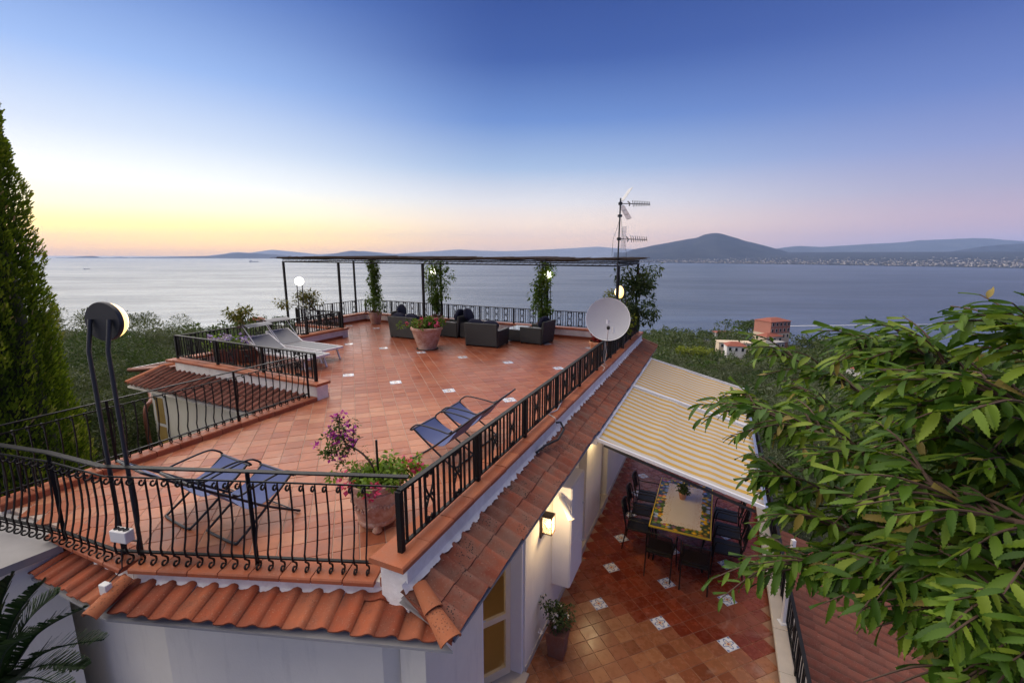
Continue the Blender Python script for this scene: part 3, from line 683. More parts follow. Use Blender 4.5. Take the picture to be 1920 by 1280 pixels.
def rail_belly(label, path, z0, z1, sp=.098, posts=(), closed=False, flat=.045, xmax=1e9):
    """wrought-iron railing with bellied scroll balusters; outside is to the right of the path"""
    P = [Vector((x[0], x[1], 0)) for x in path]; H = z1 - z0; root = empty('iron_railing', (P[0].x, P[0].y, z0), label=label, cat='railing', group='bellied scroll railings')
    bme = belly_mesh(H)
    for i in range(len(P) - 1):
        p, q = P[i], P[i + 1]; a = (q - p); L_ = a.length; a.normalize(); ang = math.atan2(a.y, a.x)
        m = MB(); m.beam(p + Vector((0, 0, z1)), q + Vector((0, 0, z1)), flat, .012); m.build('top_rail', M_IRON, root, world=True)
        m = MB(); m.beam(p + Vector((0, 0, z1 - .085)), q + Vector((0, 0, z1 - .085)), .010, .012); m.build('upper_rail', M_IRON, root, world=True)
        m = MB(); m.beam(p + Vector((0, 0, z0 + .075)), q + Vector((0, 0, z0 + .075)), .026, .014); m.build('bottom_rail', M_IRON, root, world=True)
        n = max(2, round(L_ / sp))
        for k in range(n): 
            c = p + a * (L_ * (k + .5) / n)
            if c.x > xmax: continue
            inst('baluster', bme, root, (c.x, c.y, z0), Matrix.Rotation(ang + random.gauss(0, .02), 4, 'Z') @ Matrix.Rotation(random.gauss(0, .006), 4, 'Y'))
    pm = MB(); pm.tube([(0, 0, 0), (0, 0, H * .22), (0, 0, H)], .019, 4, ph=.78); pme = pm.mesh('post', M_IRON)
    for (x, y) in posts: inst('post', pme, root, (x, y, z0))
    return root
ZR = .795
rail_straight('black railing with scroll panels beside the tiled eave and awning', Wr(-.10, .14), Wr(-.10, 10.95), .30, ZR, 1.2)
rail_straight('long black railing across the sea end of the terrace', Wp(-12.62, 13.25), Wr(-.262, 10.93), .30, ZR, 1.25, pattern='bbSbbSbbSbb', end1=False)
rail_straight('black railing at the far left corner behind the leaning potted tree', Wp(-12.62, 10.15), Wp(-12.62, 13.12), .30, ZR, 1.45, end1=False)
rail_straight('short black railing joining the two left pergola posts', Wp(-12.5, 10.13), Wp(-10.72, 10.13), .28, ZR - .02, .9)
rail_straight('black railing behind the heads of the sun loungers', Wp(-10.64, 5.5), Wp(-10.64, 10.0), .28, ZR - .02, 1.12, end0=False, end1=False)
rail_straight('black railing in front of the loungers above the annex roof', Wp(-10.6, 5.48), Wp(-6.46, 5.48), .30, ZR, 1.37)
rail_belly('near black railing with bellied scroll balusters beside the cycad', [(-4.75, 3.82), (-3.92, 3.60), (-3.24, 3.345), (-.78, 3.185)], .035, .85, posts=((-3.92, 3.60), (-2.05, 3.27)), xmax=-1.06)
rail_belly('long black bellied railing along the left kerb before the annex', [V2(Wp(-6.40, 5.25)), V2(Wp(-6.40, 1.2))], .075, .83, .115, posts=(V2(Wp(-6.40, 5.25)), V2(Wp(-6.40, 4.0)), V2(Wp(-6.40, 2.5)), V2(Wp(-6.4, 1.3))), flat=.03)
# ================================================================== PERGOLA
perg = empty('pergola', Wp(-7, 11.6), label='flat black iron pergola roofed with brown reed mats', cat='pergola')
M_REED = NB('reed_mat'); p = M_REED.geo(); n = M_REED.noise(30, 4, .7, p)
M_REED.P(Base_Color=M_REED.mixc(n, (.018, .011, .007), (.085, .05, .03)), Roughness=.9); M_REED = M_REED.m
ZB, ZT = 2.24, 2.36
PU0, PU1 = -13.0, -2.30; PV0, PV1 = 10.13, 13.15
pr = lambda u, v, z=0: Wp(u, v, z)
posts = [(-13.0, PV0), (-10.62, PV0), (-7.55, PV0), (-2.28, PV0), (-12.1, PV1), (-9.05, PV1), (-5.12, PV1), (-2.42, PV1), (-13.0, PV1)]
for (u, v) in posts:
    zb_ = 0.0 if abs(u + 7.55) < .01 else .27
    MB().box((*Wp(u, v)[:2], (zb_ + ZB) / 2), (.055, .055, ZB - zb_), Matrix.Rotation(-A1, 3, 'Z')).build('post', M_IRON, perg, world=True)
def lattice(p, q):
    p = Vector(p); q = Vector(q); m = MB()
    m.beam(p + Vector((0, 0, ZB + .012)), q + Vector((0, 0, ZB + .012)), .045, .03); m.beam(p + Vector((0, 0, ZT - .012)), q + Vector((0, 0, ZT - .012)), .045, .024)
    bm_ = m.build('beam', M_IRON, perg, world=True)
    L_ = (q - p).length; n = int(L_ / .17); a = (q - p) / n; m = MB(); nz = (ZT - ZB - .04)
    for i in range(n):
        A = p + a * i + Vector((0, 0, ZB + .03)); d = a; up = Vector((0, 0, nz))
        m.tube([A + d * .05 + up * .02, A + d * .1 + up * .5, A + d * .35 + up * .95, A + d * .6 + up * .8, A + d * .55 + up * .45, A + d * .42 + up * .55], .0055, 4)
        m.tube([A + d * .5 + up * .02, A + d * .75 + up * .1, A + d * .95 + up * .5, A + d * .98 + up * .98], .0055, 4)
    o = m.build('scrollwork', M_IRON); wparent(o, bm_)
for a_, c_ in (((-13.03, PV0), (PU1, PV0)), ((-13.03, PV1), (PU1 - .1, PV1)), ((-13.0, PV0), (-13.0, PV1)), ((PU1, PV0), (PU1 - .1, PV1))):
    lattice(Wp(*a_), Wp(*c_))
for k in range(1, 6):
    u = -13.0 + k * (10.7 / 6); MB().beam(Wp(u, PV0, ZT - .02), Wp(u, PV1, ZT - .02), .03, .03).build('cross_bar', M_IRON, perg, world=True)
m = MB()
for i in range(620):
    u = -13.12 + 10.95 * i / 619; z = ZT + .012 + .012 * math.sin(u * 2.1) + random.uniform(0, .045)
    m.tube([Wp(u + random.gauss(0, .01), PV0 - .16 + random.gauss(0, .035), z), Wp(u + random.gauss(0, .02), PV1 + .1 + random.gauss(0, .04), z + random.gauss(0, .006))], .0085, 4, cap=False)
for i in range(60):      # frayed ends and loose canes along the edge
    u = random.uniform(-13.1, -2.3); z = ZT + .03 + random.random() * .03
    m.tube([Wp(u, PV0 - .2 + random.gauss(0, .04), z), Wp(u + random.uniform(-.5, .5), PV0 - .14, z + random.uniform(-.02, .03))], .006, 4, cap=False)
o = m.build('reed_mat', M_REED); wparent(o, perg); o['kind'] = 'stuff'
# ================================================================== TWIN-POLE GARDEN LAMPS
M_GLOW = NB('lit_diffuser'); M_GLOW.P(Base_Color=(.9, .85, .75), Emission_Color=(1.0, .62, .18), Emission_Strength=2.0); M_GLOW = M_GLOW.m
M_GLOWW = NB('lit_diffuser_white'); M_GLOWW.P(Base_Color=(.9, .9, .85), Emission_Color=(1.0, .97, .86), Emission_Strength=7.0); M_GLOWW = M_GLOWW.m
def garden_lamp(label, base, rz, Hd, sc=1.0, glow=None, tilt=0.0, power=6):
    """two parallel poles, cranked near the top, carrying a round plate with a lit dome on its local +y side"""
    root = empty('garden_lamp', base, rz, label=label, cat='lamp', group='twin pole disc lamps'); glow = glow or M_GLOWW
    R = .152 * sc; g = .082 * sc
    for s_ in (-1, 1):
        m = MB(); m.tube([(s_ * g, 0, 0), (s_ * g, 0, Hd - .22 * sc), (s_ * g, .05 * sc, Hd + .02 * sc)], .0155 * sc, 10); m.build('pole', M_GREYMET, root, smooth=True)
    m = MB(); m.tube([(-g, 0, .13), (g, 0, .13)], .008, 6); m.tube([(-g, 0, .03), (g, 0, .03)], .014, 6); m.build('foot_bar', M_GREYMET, root)
    Mx = Matrix.Rotation(-math.pi / 2 + tilt, 3, 'X')
    c = (0, .065 * sc, Hd)
    m = MB(); m.lathe([(0.0001, 0), (R * .97, 0), (R, .008 * sc), (R, .035 * sc), (R * .96, .04 * sc)], 40, c, Mx, cap0=False, cap1=True); m.build('back_plate', M_GREYMET, root, smooth=True, ang=35)
    m = MB(); pr_ = [(R * .94 * math.cos(t), .042 * sc + R * .75 * math.sin(t)) for t in np.linspace(0, math.pi / 2 * .99, 9)]
    m.lathe(pr_, 40, c, Mx, cap0=False, cap1=True); m.build('diffuser', glow, root, smooth=True, ang=60)
    if power:
        ld = bpy.data.lights.new('lamp_light', 'POINT'); ld.energy = power; ld.color = (1.0, .78, .48); ld.shadow_soft_size = .12
        lo = bpy.data.objects.new('lamp_light', ld); COL.objects.link(lo); lo.parent = root; lo.location = (0, .065 * sc + .28 * sc, Hd)
    return root
bl_ = garden_lamp('large dark twin pole lamp seen from behind at the near railing', (-3.16, 3.40, .035), R_(-6), 1.95, 1.0, M_GLOW, power=8)
q = at_v(519, 640, 7.9)
garden_lamp('twin pole lamp glowing white left of the pergola', (*Wp(-10.66, 8.75)[:2], .27), R_(205), 1.50, .8, power=5)
q = at_v(815, 600, 13.12); garden_lamp('white glowing lamp before the middle potted climber', (q.x, q.y, .29), R_(178), 1.62, .8, power=4)
q = at_v(1027, 610, 13.12); garden_lamp('white glowing lamp beside the right-hand potted climber', (q.x, q.y, .29), R_(170), 1.60, .8, power=4)
q = Wr(-.1, 8.55); garden_lamp('side-on lamp glowing behind the satellite dish', (q.x, q.y, .29), R_(112), 1.35, 1.0, M_GLOW, power=5)
# socket box tied to the big lamp, junction box and its cable on the kerb
sb = empty('socket_box', (-3.13, 3.30, .22), R_(-12), label='grey outlet box with three round sockets tied to the lamp poles', cat='outlet box')
m = MB(); m.box((0, 0, .06), (.16, .075, .10)); m.build('box', M_WHPLASTIC, sb, bev=.008)
for k in (-1, 0, 1):
    m = MB(); m.lathe([(.020, 0), (.021, .006), (.017, .007), (.016, .002), (.0005, .002)], 16, (k * .047, 0, .11), cap0=False); m.build('socket', M_GREYMET, sb)
jb = empty('junction_box', (-3.14, 3.10, -.09), R_(-15), label='small white junction box on the eave tiles below the lamp', cat='outlet box')
MB().box((0, 0, .045), (.075, .05, .09)).build('box', M_WHPLASTIC, jb, bev=.006)
m = MB(); m.tube([(.02, .02, .09), (.05, .06, .13), (.05, .10, .16), (.03, .13, .3)], .005, 5); m.build('cable', M_BLACKRUB, jb, smooth=True)
# ================================================================== SATELLITE DISH, AERIAL MAST
b = NB('dish_paint'); p = b.geo(); n = b.noise(5, 4, .6, p); b.P(Base_Color=b.mixc(n, (.42, .42, .43), (.50, .50, .51)), Roughness=.5); M_DISH = b.m
dish = empty('satellite_dish', (*Wr(-.12, 6.75)[:2], .30), R_(0), label='round grey satellite dish on a white pole at the railing', cat='satellite dish')
dc = Vector((.05, -.05, .93)); RD = .43
Mx = Matrix.Rotation(R_(-10), 3, 'Z') @ Matrix.Rotation(R_(90 - 18), 3, 'X')
prof = [(RD * t, -.075 * (1 - t * t) ) for t in np.linspace(.02, 1, 10)]
m = MB(); m.lathe(prof, 48, dc, Mx, cap0=False); m.build('reflector', M_DISH, dish, smooth=True, ang=70)
m = MB(); m.lathe([(RD - .004, 0), (RD + .008, .006), (RD + .010, -.010), (RD - .004, -.02)], 48, dc, Mx, cap0=False); m.build('rim', M_WHPLASTIC, dish, smooth=True)
m = MB(); m.tube([(0, 0, 0), (0, 0, .58), (.03, .02, .70)], .022, 10); m.tube([(0, 0, .55), dc + Mx @ Vector((0, 0, -.08))], .03, 8); m.build('pole', M_WHMET, dish, smooth=True)
f_ = dc + Mx @ Vector((0, -RD * .55, .38)); k_ = dc + Mx @ Vector((0, -RD * .98, -.01))
m = MB(); m.tube([k_, (k_ + f_) / 2 + Vector((0, 0, -.02)), f_], .011, 6); m.build('feed_arm', M_WHMET, dish)
m = MB(); dv = (dc - f_).normalized(); m.tube([f_ - dv * .03, f_ + dv * .02, f_ + dv * .06], [.032, .034, .022], 12); m.build('receiver', M_BLACKRUB, dish, smooth=True)
m = MB(); m.tube([f_ + Vector((.09, 0, .02)), f_ + Vector((.095, -.02, -.10))], .022, 10); m.build('receiver', M_WHPLASTIC, dish, smooth=True)
m = MB(); m.tube([(.0, -.03, .02), (.09, -.10, -.02), (.05, -.2, .0), (-.06, -.12, -.0), (-.03, -.32, -.0), (-.12, -.6, .004)], .007, 5); m.tube([(.02, -.01, .5), (.05, -.03, .25), (.02, -.05, .02)], .006, 5); m.build('cable', M_CABLE, dish, smooth=True)
mast = empty('aerial_mast', (*Wp(-2.28, 10.02)[:2], .27), 0, label='tall television aerial mast with two spiky antennas', cat='antenna')
m = MB(); m.tube([(0, 0, 0), (0, 0, 1.6), (.0, 0, 3.40)], .017, 8); m.build('mast', M_GREYMET, mast)
def yagi(z, ln, n, name, refl):
    m = MB(); m.beam((-.05, -.02, z), (ln, -.02, z - .015), .016, .016); m.box((0, 0, z), (.07, .07, .06)); bo = m.build('boom', M_GREYMET, mast); m = MB()
    for i in range(n):
        x = .26 + (ln - .27) * i / (n - 1); hh = .085 - .03 * i / n
        m.tube([(x, -.02 - hh * .6, z - hh * .8), (x, -.02, z), (x, -.02 + hh * .6, z + hh * .8)], .007, 4)
    m.tube([(.17, -.08, z - .05), (.2, -.02, z + .0), (.17, .06, z + .05)], .014, 6)
    o = m.build('director_rods', M_GREYMET); wparent(o, bo) if False else setattr(o, 'parent', bo); o['kind'] = 'stuff'
    m = MB()
    if refl == 'V':
        for sg in (1, -1):
            for i in range(6):
                f = i / 5; a = Vector((.03, -.18 + .36 * f, z + sg * .05)); m.tube([a, a + Vector((.17, 0, sg * .26))], .0055, 4)
            for i in range(4):
                f = i / 3; a = Vector((.03 + .17 * f, -.18, z + sg * (.05 + .26 * f))); m.tube([a, a + Vector((0, .36, 0))], .0055, 4)
    else:
        for i in range(6): m.tube([(.10, -.20 + .08 * i, z - .22), (.10, -.20 + .08 * i, z + .25)], .005, 4)
        for i in range(6): m.tube([(.10, -.20, z - .22 + .094 * i), (.10, .20, z - .22 + .094 * i)], .005, 4)
    o = m.build('reflector_grid', M_ALU); o.parent = bo; o['kind'] = 'stuff'
yagi(3.29, .62, 11, 'a', 'V'); yagi(2.56, .60, 8, 'b', 'G')
MB().box((0, 0, 3.04), (.085, .06, .05)).build('amplifier_box', M_GREYMET, mast)
m = MB(); m.tube([(0, -.02, 3.0), (-.05, -.03, 2.8), (-.13, -.03, 2.55), (-.14, -.03, 2.2)], .004, 4); m.tube([(.02, -.02, 3.0), (.06, -.03, 2.7), (.16, -.03, 2.3), (.18, -.02, 2.1)], .004, 4); m.build('cable', M_BLACKRUB, mast)
# hose and white cable where they cross the right-hand coping
m = MB(); m.tube([Wr(-.16, 4.35, .318), Wr(-.05, 3.62, .312), Wr(-.12, 3.42, .312), Wr(.02, 3.33, .30), Wr(.06, 3.30, .20)], .008, 6)
tag(m.build('white_cable', M_CABLE, smooth=True), 'white cable looped over the terracotta coping', 'cable')
m = MB(); m.tube([Wr(.05, 3.30, .25), Wr(.09, 3.36, .24), Wr(.16, 3.30, .17), Wr(.16, 3.05, .12), Wr(.08, 2.78, .13), Wr(.03, 2.60, .10)], .015, 8)
tag(m.build('black_hose', M_BLACKRUB, smooth=True), 'short black hose lying on the eave tiles', 'hose')
# ================================================================== DECK CHAIRS
b = NB('navy_mesh_fabric'); p = b.geo(); n = b.noise(3, 3, .6, p); wv = b.noise(260, 1, .5, p)
b.P(Base_Color=b.mixc(n, (.032, .055, .18), (.052, .085, .25)), Roughness=.62, Sheen_Weight=.15); b.bump(wv, .25, .002); M_NAVY = b.m
b = NB('grey_mesh_fabric'); p = b.geo(); n = b.noise(3, 3, .6, p); b.P(Base_Color=b.mixc(n, (.17, .18, .20), (.22, .23, .25)), Roughness=.6); b.bump(b.noise(260, 1, .5, p), .25, .002); M_GMESH = b.m
M_TUBE = simple('dark_blue_grey_tube', (.022, .026, .036), .35, .4)
def fabric_strip(prof, hw, mat, name, parent, th=.003, sag=0.0):
    m = MB(); rows = []; rows2 = []
    for (y, z) in prof:
        rows.append([(x * hw, y, z - sag * (1 - x * x)) for x in (-1, -.5, 0, .5, 1)]); rows2.append([(x * hw, y, z - sag * (1 - x * x) - th) for x in (1, .5, 0, -.5, -1)])
    m.grid(rows); m.grid(rows2); return m.build(name, mat, parent, smooth=True, ang=180)
def bez(pts, n=12):
    """smooth curve through points"""
    P = [Vector(p) for p in pts]; out = []
    for i in range(len(P) - 1):
        p0 = P[max(0, i - 1)]; p1 = P[i]; p2 = P[i + 1]; p3 = P[min(len(P) - 1, i + 2)]
        for k in range(n):
            t = k / n; out.append(.5 * ((2 * p1) + (-p0 + p2) * t + (2 * p0 - 5 * p1 + 4 * p2 - p3) * t * t + (-p0 + 3 * p1 - 3 * p2 + p3) * t ** 3))
    out.append(P[-1]); return out
def deck_chair():
    root = empty('deck_chair'); hw = .25; r = .0115
    m = MB(); m.tube(bez([(-hw, .42, .012), (-hw, .10, .225), (-hw, -.12, .40), (-hw, -.33, .57), (-hw + .005, -.46, .68), (-hw + .05, -.485, .70), (0, -.487, .702), (hw - .05, -.485, .70), (hw - .005, -.46, .68), (hw, -.33, .57), (hw, -.12, .40), (hw, .10, .225), (hw, .42, .012)], 5), r, 8)
    m.tube([(-hw, .40, .015), (hw, .40, .015)], .007, 6); m.build('back_frame', M_TUBE, root, smooth=True, ang=60)
    g = hw - .03
    m = MB(); m.tube(bez([(-g, .38, .405), (-g, .10, .20), (-g, -.16, .03), (-g + .03, -.20, .013), (0, -.205, .012), (g - .03, -.20, .013), (g, -.16, .03), (g, .10, .20), (g, .38, .405)], 5), r, 8)
    m.tube([(-hw - .005, .385, .405), (hw + .005, .385, .405)], r, 8); m.build('seat_frame', M_TUBE, root, smooth=True, ang=60)
    for s_ in (-1, 1):
        x = s_ * (hw + .012); m = MB(); m.tube(bez([(x, .40, .405), (x, .36, .45), (x, .26, .495), (x, .0, .475), (x, -.14, .455), (x, -.20, .49)], 5), .010, 8); m.build('armrest', M_TUBE, root, smooth=True, ang=60)
    fabric_strip([(y, z) for _, y, z in [tuple(v) for v in bez([(0, .392, .418), (0, .28, .34), (0, .12, .27), (0, -.03, .262), (0, -.12, .33), (0, -.20, .43), (0, -.33, .565), (0, -.455, .69)], 5)]], hw - .028, M_NAVY, 'sling', root)
    return root
proto = deck_chair(); proto['category'] = 'deck chair'; proto['group'] = 'navy deck chairs'
def put(o, u, v, face, z=0.0, fr=Wp):
    """face: direction the front looks, degrees in house frame (0 = away +v, 90 = +u)"""
    q = fr(u, v, z); o.location = q; a = A1 if fr is Wp else A2; o.rotation_euler = (0, 0, -a - R_(face)); return o
labs = [('blue deck chair facing the loungers, nearest the heart-scroll railing', -2.98, 4.44, -90), ('blue deck chair at the right-hand railing, the farther of the two', -3.02, 5.14, -93),
        ('navy deck chair behind the big lamp, backrest at the railing', -4.52, 2.34, 4), ('navy deck chair between the big lamp and the carved flower pot', -3.93, 2.38, 2)]
for i, (lb, u, v, f) in enumerate(labs):
    o = proto if i == 0 else copy_tree(proto); put(o, u, v, f); o['label'] = lb
# ================================================================== SUN LOUNGERS
def lounger():
    root = empty('sun_lounger'); hw = .30
    m = MB()
    for s_ in (-1, 1):
        m.beam((s_ * hw, -.45, .30), (s_ * hw, .98, .30), .03, .045); m.beam((s_ * hw, -.45, .30), (s_ * hw, -1.0, .60), .03, .04)
    m.beam((-hw, .98, .30), (hw, .98, .30), .03, .045, up=(0, 0, 1)); m.beam((-hw, -1.0, .60), (hw, -1.0, .60), .03, .03); m.build('frame', M_WHMET, root)
    for s_ in (-1, 1):
        for y0, y1 in ((.78, .90), (-.35, -.55)):
            m = MB(); m.beam((s_ * hw * .9, y0, .29), (s_ * hw * .9, y1, 0), .03, .035); m.build('leg', M_WHMET, root)
    fabric_strip([(.95, .325), (.4, .315), (-.2, .315), (-.44, .325)], hw - .015, M_GMESH, 'seat_sling', root, sag=.012)
    fabric_strip([(-.46, .33), (-.7, .455), (-.98, .615)], hw - .015, M_GMESH, 'back_sling', root, sag=.012)
    m = MB()
    for s_ in (-1, 1): m.tube([(s_ * hw, -.62, .42), (s_ * hw, -.98, .80), (s_ * hw, -1.06, .88)], .009, 6)
    m.build('shade_arm', M_WHMET, root)
    fabric_strip([(y, z) for _, y, z in [tuple(v) for v in bez([(0, -1.28, .80), (0, -1.15, .88), (0, -.98, .90), (0, -.84, .85)], 4)]], hw + .02, M_GMESH, 'sun_shade', root)
    return root
lp = lounger(); lp['category'] = 'sun lounger'; lp['group'] = 'grey sun loungers'
put(lp, -8.98, 6.90, 90); lp['label'] = 'grey mesh sun lounger with shade, the one nearer the annex railing'
l2 = copy_tree(lp); put(l2, -9.34, 7.66, 92); l2['label'] = 'grey mesh sun lounger with shade, farther one beside the white wall'
# ================================================================== WICKER FURNITURE
b = NB('dark_wicker'); p = b.co('Object'); w1 = b.N('ShaderNodeTexWave', wave_type='BANDS', bands_direction='Z'); w1.inputs['Scale'].default_value = 28; w1.inputs['Distortion'].default_value = .5
b.t.links.new(p, w1.inputs[0]); w2 = b.N('ShaderNodeTexWave', wave_type='BANDS', bands_direction='X'); w2.inputs['Scale'].default_value = 20; b.t.links.new(p, w2.inputs[0]); ck = b.math('MULTIPLY', w1.outputs['Fac'], w2.outputs['Fac'])
b.P(Base_Color=b.mixc(w1.outputs['Fac'], (.022, .023, .021), (.060, .062, .056)), Roughness=.5); b.bump(b.math('ADD', w1.outputs['Fac'], ck), .6, .006); M_WICK = b.m
M_CUSH = simple('navy_cushion', (.012, .014, .040), .8, 0, var=.2, scale=12, bump=.15)
M_CUSHG = simple('pale_seat_cushion', (.42, .44, .46), .8, 0, var=.1)
def slabs(m, quad0, quad1):
    m.add(quad0 + quad1, [(3, 2, 1, 0), (4, 5, 6, 7), (0, 1, 5, 4), (1, 2, 6, 5), (2, 3, 7, 6), (3, 0, 4, 7)])
def rounded(w_, d, h, n=6, e=3.2):
    """pillow-like superellipsoid"""
    m = MB(); rows = []
    sg = lambda x, p: math.copysign(abs(x) ** p, x)
    for i in range(n * 2 + 1):
        t = -math.pi / 2 + math.pi * i / (n * 2); row = []
        for j in range(n * 4 + 1):
            g = 2 * math.pi * j / (n * 4); row.append((w_ / 2 * sg(math.cos(t), .75) * sg(math.cos(g), .35), d / 2 * sg(math.cos(t), .75) * sg(math.sin(g), .35), h / 2 * sg(math.sin(t), .9)))
        rows.append(row)
    return m.grid(rows)
def wicker_seat(name, w_, d=.78, label=None, cush=2, group=None, cat='armchair'):
    root = empty(name, label=label, cat=cat, group=group); hw = w_ / 2
    m = MB(); slabs(m, [(-hw + .10, -d / 2 + .12, .05), (hw - .10, -d / 2 + .12, .05), (hw - .10, d / 2 - .01, .05), (-hw + .10, d / 2 - .01, .05)], [(-hw + .10, -d / 2 + .12, .30), (hw - .10, -d / 2 + .12, .30), (hw - .10, d / 2, .30), (-hw + .10, d / 2, .30)]); m.build('base', M_WICK, root, bev=.012)
    for s_ in (-1, 1):
        m = MB(); x0, x1 = s_ * hw, s_ * (hw - .10)
        slabs(m, [(x0 * .96, -d / 2 + .02, .03), (x1, -d / 2 + .02, .03), (x1, d / 2 - .02, .03), (x0 * .96, d / 2 - .02, .03)], [(x0, -d / 2 + .02, .47), (x1, -d / 2 + .02, .47), (x1, d / 2, .47), (x0, d / 2, .47)]); m.build('arm', M_WICK, root, bev=.018)
    m = MB(); x = hw - .02
    slabs(m, [(-x * .94, -d / 2, .03), (x * .94, -d / 2, .03), (x * .94, -d / 2 + .12, .03), (-x * .94, -d / 2 + .12, .03)], [(-x, -d / 2 - .07, .66), (x, -d / 2 - .07, .66), (x, -d / 2 + .0, .66), (-x, -d / 2 + .0, .66)]); m.build('backrest', M_WICK, root, bev=.018)
    rounded(w_ - .22, d - .14, .12).build('seat_cushion', M_CUSHG, root, smooth=True, ang=180).location = (0, .05, .35)
    for s_ in (-1, 1):
        for y in (-d / 2 + .06, d / 2 - .06): MB().box((s_ * (hw - .06), y, .016), (.05, .05, .032)).build('foot', M_BLACKRUB, root)
    return root
def cushion(label, u, v, z, face, w_=.5, h=.38, lean=20, roll=0):
    o = rounded(w_, .13, h).build('cushion', M_CUSH, smooth=True, ang=180); q = Wp(u, v, z); o.location = q
    o.rotation_euler = (Matrix.Rotation(-A1 - R_(face), 3, 'Z') @ Matrix.Rotation(R_(-lean) * -1, 3, 'X') @ Matrix.Rotation(R_(roll), 3, 'Y')).to_euler()
    tag(o, label, 'cushion', 'navy cushions on the wicker seats'); return o
W = [('wicker_sofa', 1.04, 'dark wicker two-seat sofa on the left with its back to the camera', -8.84, 11.14, 0), ('wicker_sofa', 1.04, 'dark wicker two-seat sofa on the right with its back to the camera', -6.10, 11.06, -4),
     ('wicker_armchair', .80, 'dark wicker armchair at the right end, facing left', -4.98, 12.02, -84), ('wicker_armchair', .72, 'dark wicker armchair behind the flower urn, facing left', -7.72, 11.86, -88), ('wicker_armchair', .72, 'dark wicker armchair seen between the two sofas, facing right', -7.02, 11.95, 86),
     ('wicker_armchair', .74, 'dark wicker armchair half hidden behind the left sofa', -9.62, 12.0, 80)]
for nm, w_, lb, u, v, f in W:
    o = wicker_seat(nm, w_, .78 if 'sofa' in nm else .72, lb, group='dark wicker seats', cat='sofa' if 'sofa' in nm else 'armchair'); put(o, u, v, f)
cushion('navy cushion on the left half of the left wicker sofa', -9.08, 10.93, .60, 0, .46, .30, 14); cushion('navy cushion on the right half of the left wicker sofa', -8.60, 10.93, .60, 0, .46, .30, 14, 4)
cushion('navy cushion on the left half of the right wicker sofa', -6.34, 10.86, .60, -4, .46, .28, 14, 5); cushion('navy cushion on the right half of the right wicker sofa', -5.86, 10.84, .59, -4, .46, .28, 14)
cushion('navy cushion leaning in the right-end armchair', -4.78, 12.02, .60, -84, .5, .36, 16, 4); cushion('navy cushion tilted up behind the flower urn', -7.50, 11.86, .66, -88, .46, .40, 18, 14)
cushion('navy cushion tilted up between the two sofas', -7.24, 11.95, .68, 86, .46, .40, 18, -12); cushion('navy cushion standing in the half hidden left armchair', -9.86, 12.0, .66, 80, .46, .40, 14, 8)
M_TGLASS = NB('table_glass'); M_TGLASS.P(Base_Color=(.72, .76, .76), Roughness=.06, Specular_IOR_Level=.7); M_TGLASS = M_TGLASS.m
tb = empty('coffee_table', label='low wicker coffee table with a pale glass top', cat='table'); put(tb, -5.62, 12.12, 0)
m = MB(); slabs(m, [(-.21, -.36, .03), (.21, -.36, .03), (.21, .36, .03), (-.21, .36, .03)], [(-.25, -.40, .36), (.25, -.40, .36), (.25, .40, .36), (-.25, .40, .36)]); m.build('base', M_WICK, tb, bev=.012)
MB().box((0, 0, .368), (.46, .76, .012)).build('glass_top', M_TGLASS, tb)
# ================================================================== LOWER TERRACE
# awning: two striped cloths with front bars, side rails and arms
b = NB('striped_awning'); uvn = b.N('ShaderNodeUVMap'); s_ = b.sep(uvn.outputs[0]); fr_ = b.math('FRACT', b.math('MULTIPLY', s_[0], 1.0))
st_ = b.math('LESS_THAN', fr_, .48); p = b.geo(); n = b.noise(2.5, 4, .6, p)
thin = b.math('LESS_THAN', b.math('ABSOLUTE', b.math('SUBTRACT', fr_, .74)), .035)
c = b.mixc(st_, (.47, .46, .44), (.50, .30, .055)); c = b.mixc(b.math('MULTIPLY', thin, .55), c, (.62, .48, .25)); c = b.mixc(b.rng(n, .4, .8, 0, .22), c, (.45, .40, .34))
b.P(Base_Color=c, Roughness=.8, Specular_IOR_Level=.2); b.bump(b.noise(300, 2, .5, p), .1, .001); M_AWN = b.m
AZ0, AZ1 = -.20, -.76; AS0, AS1 = .46, 2.70
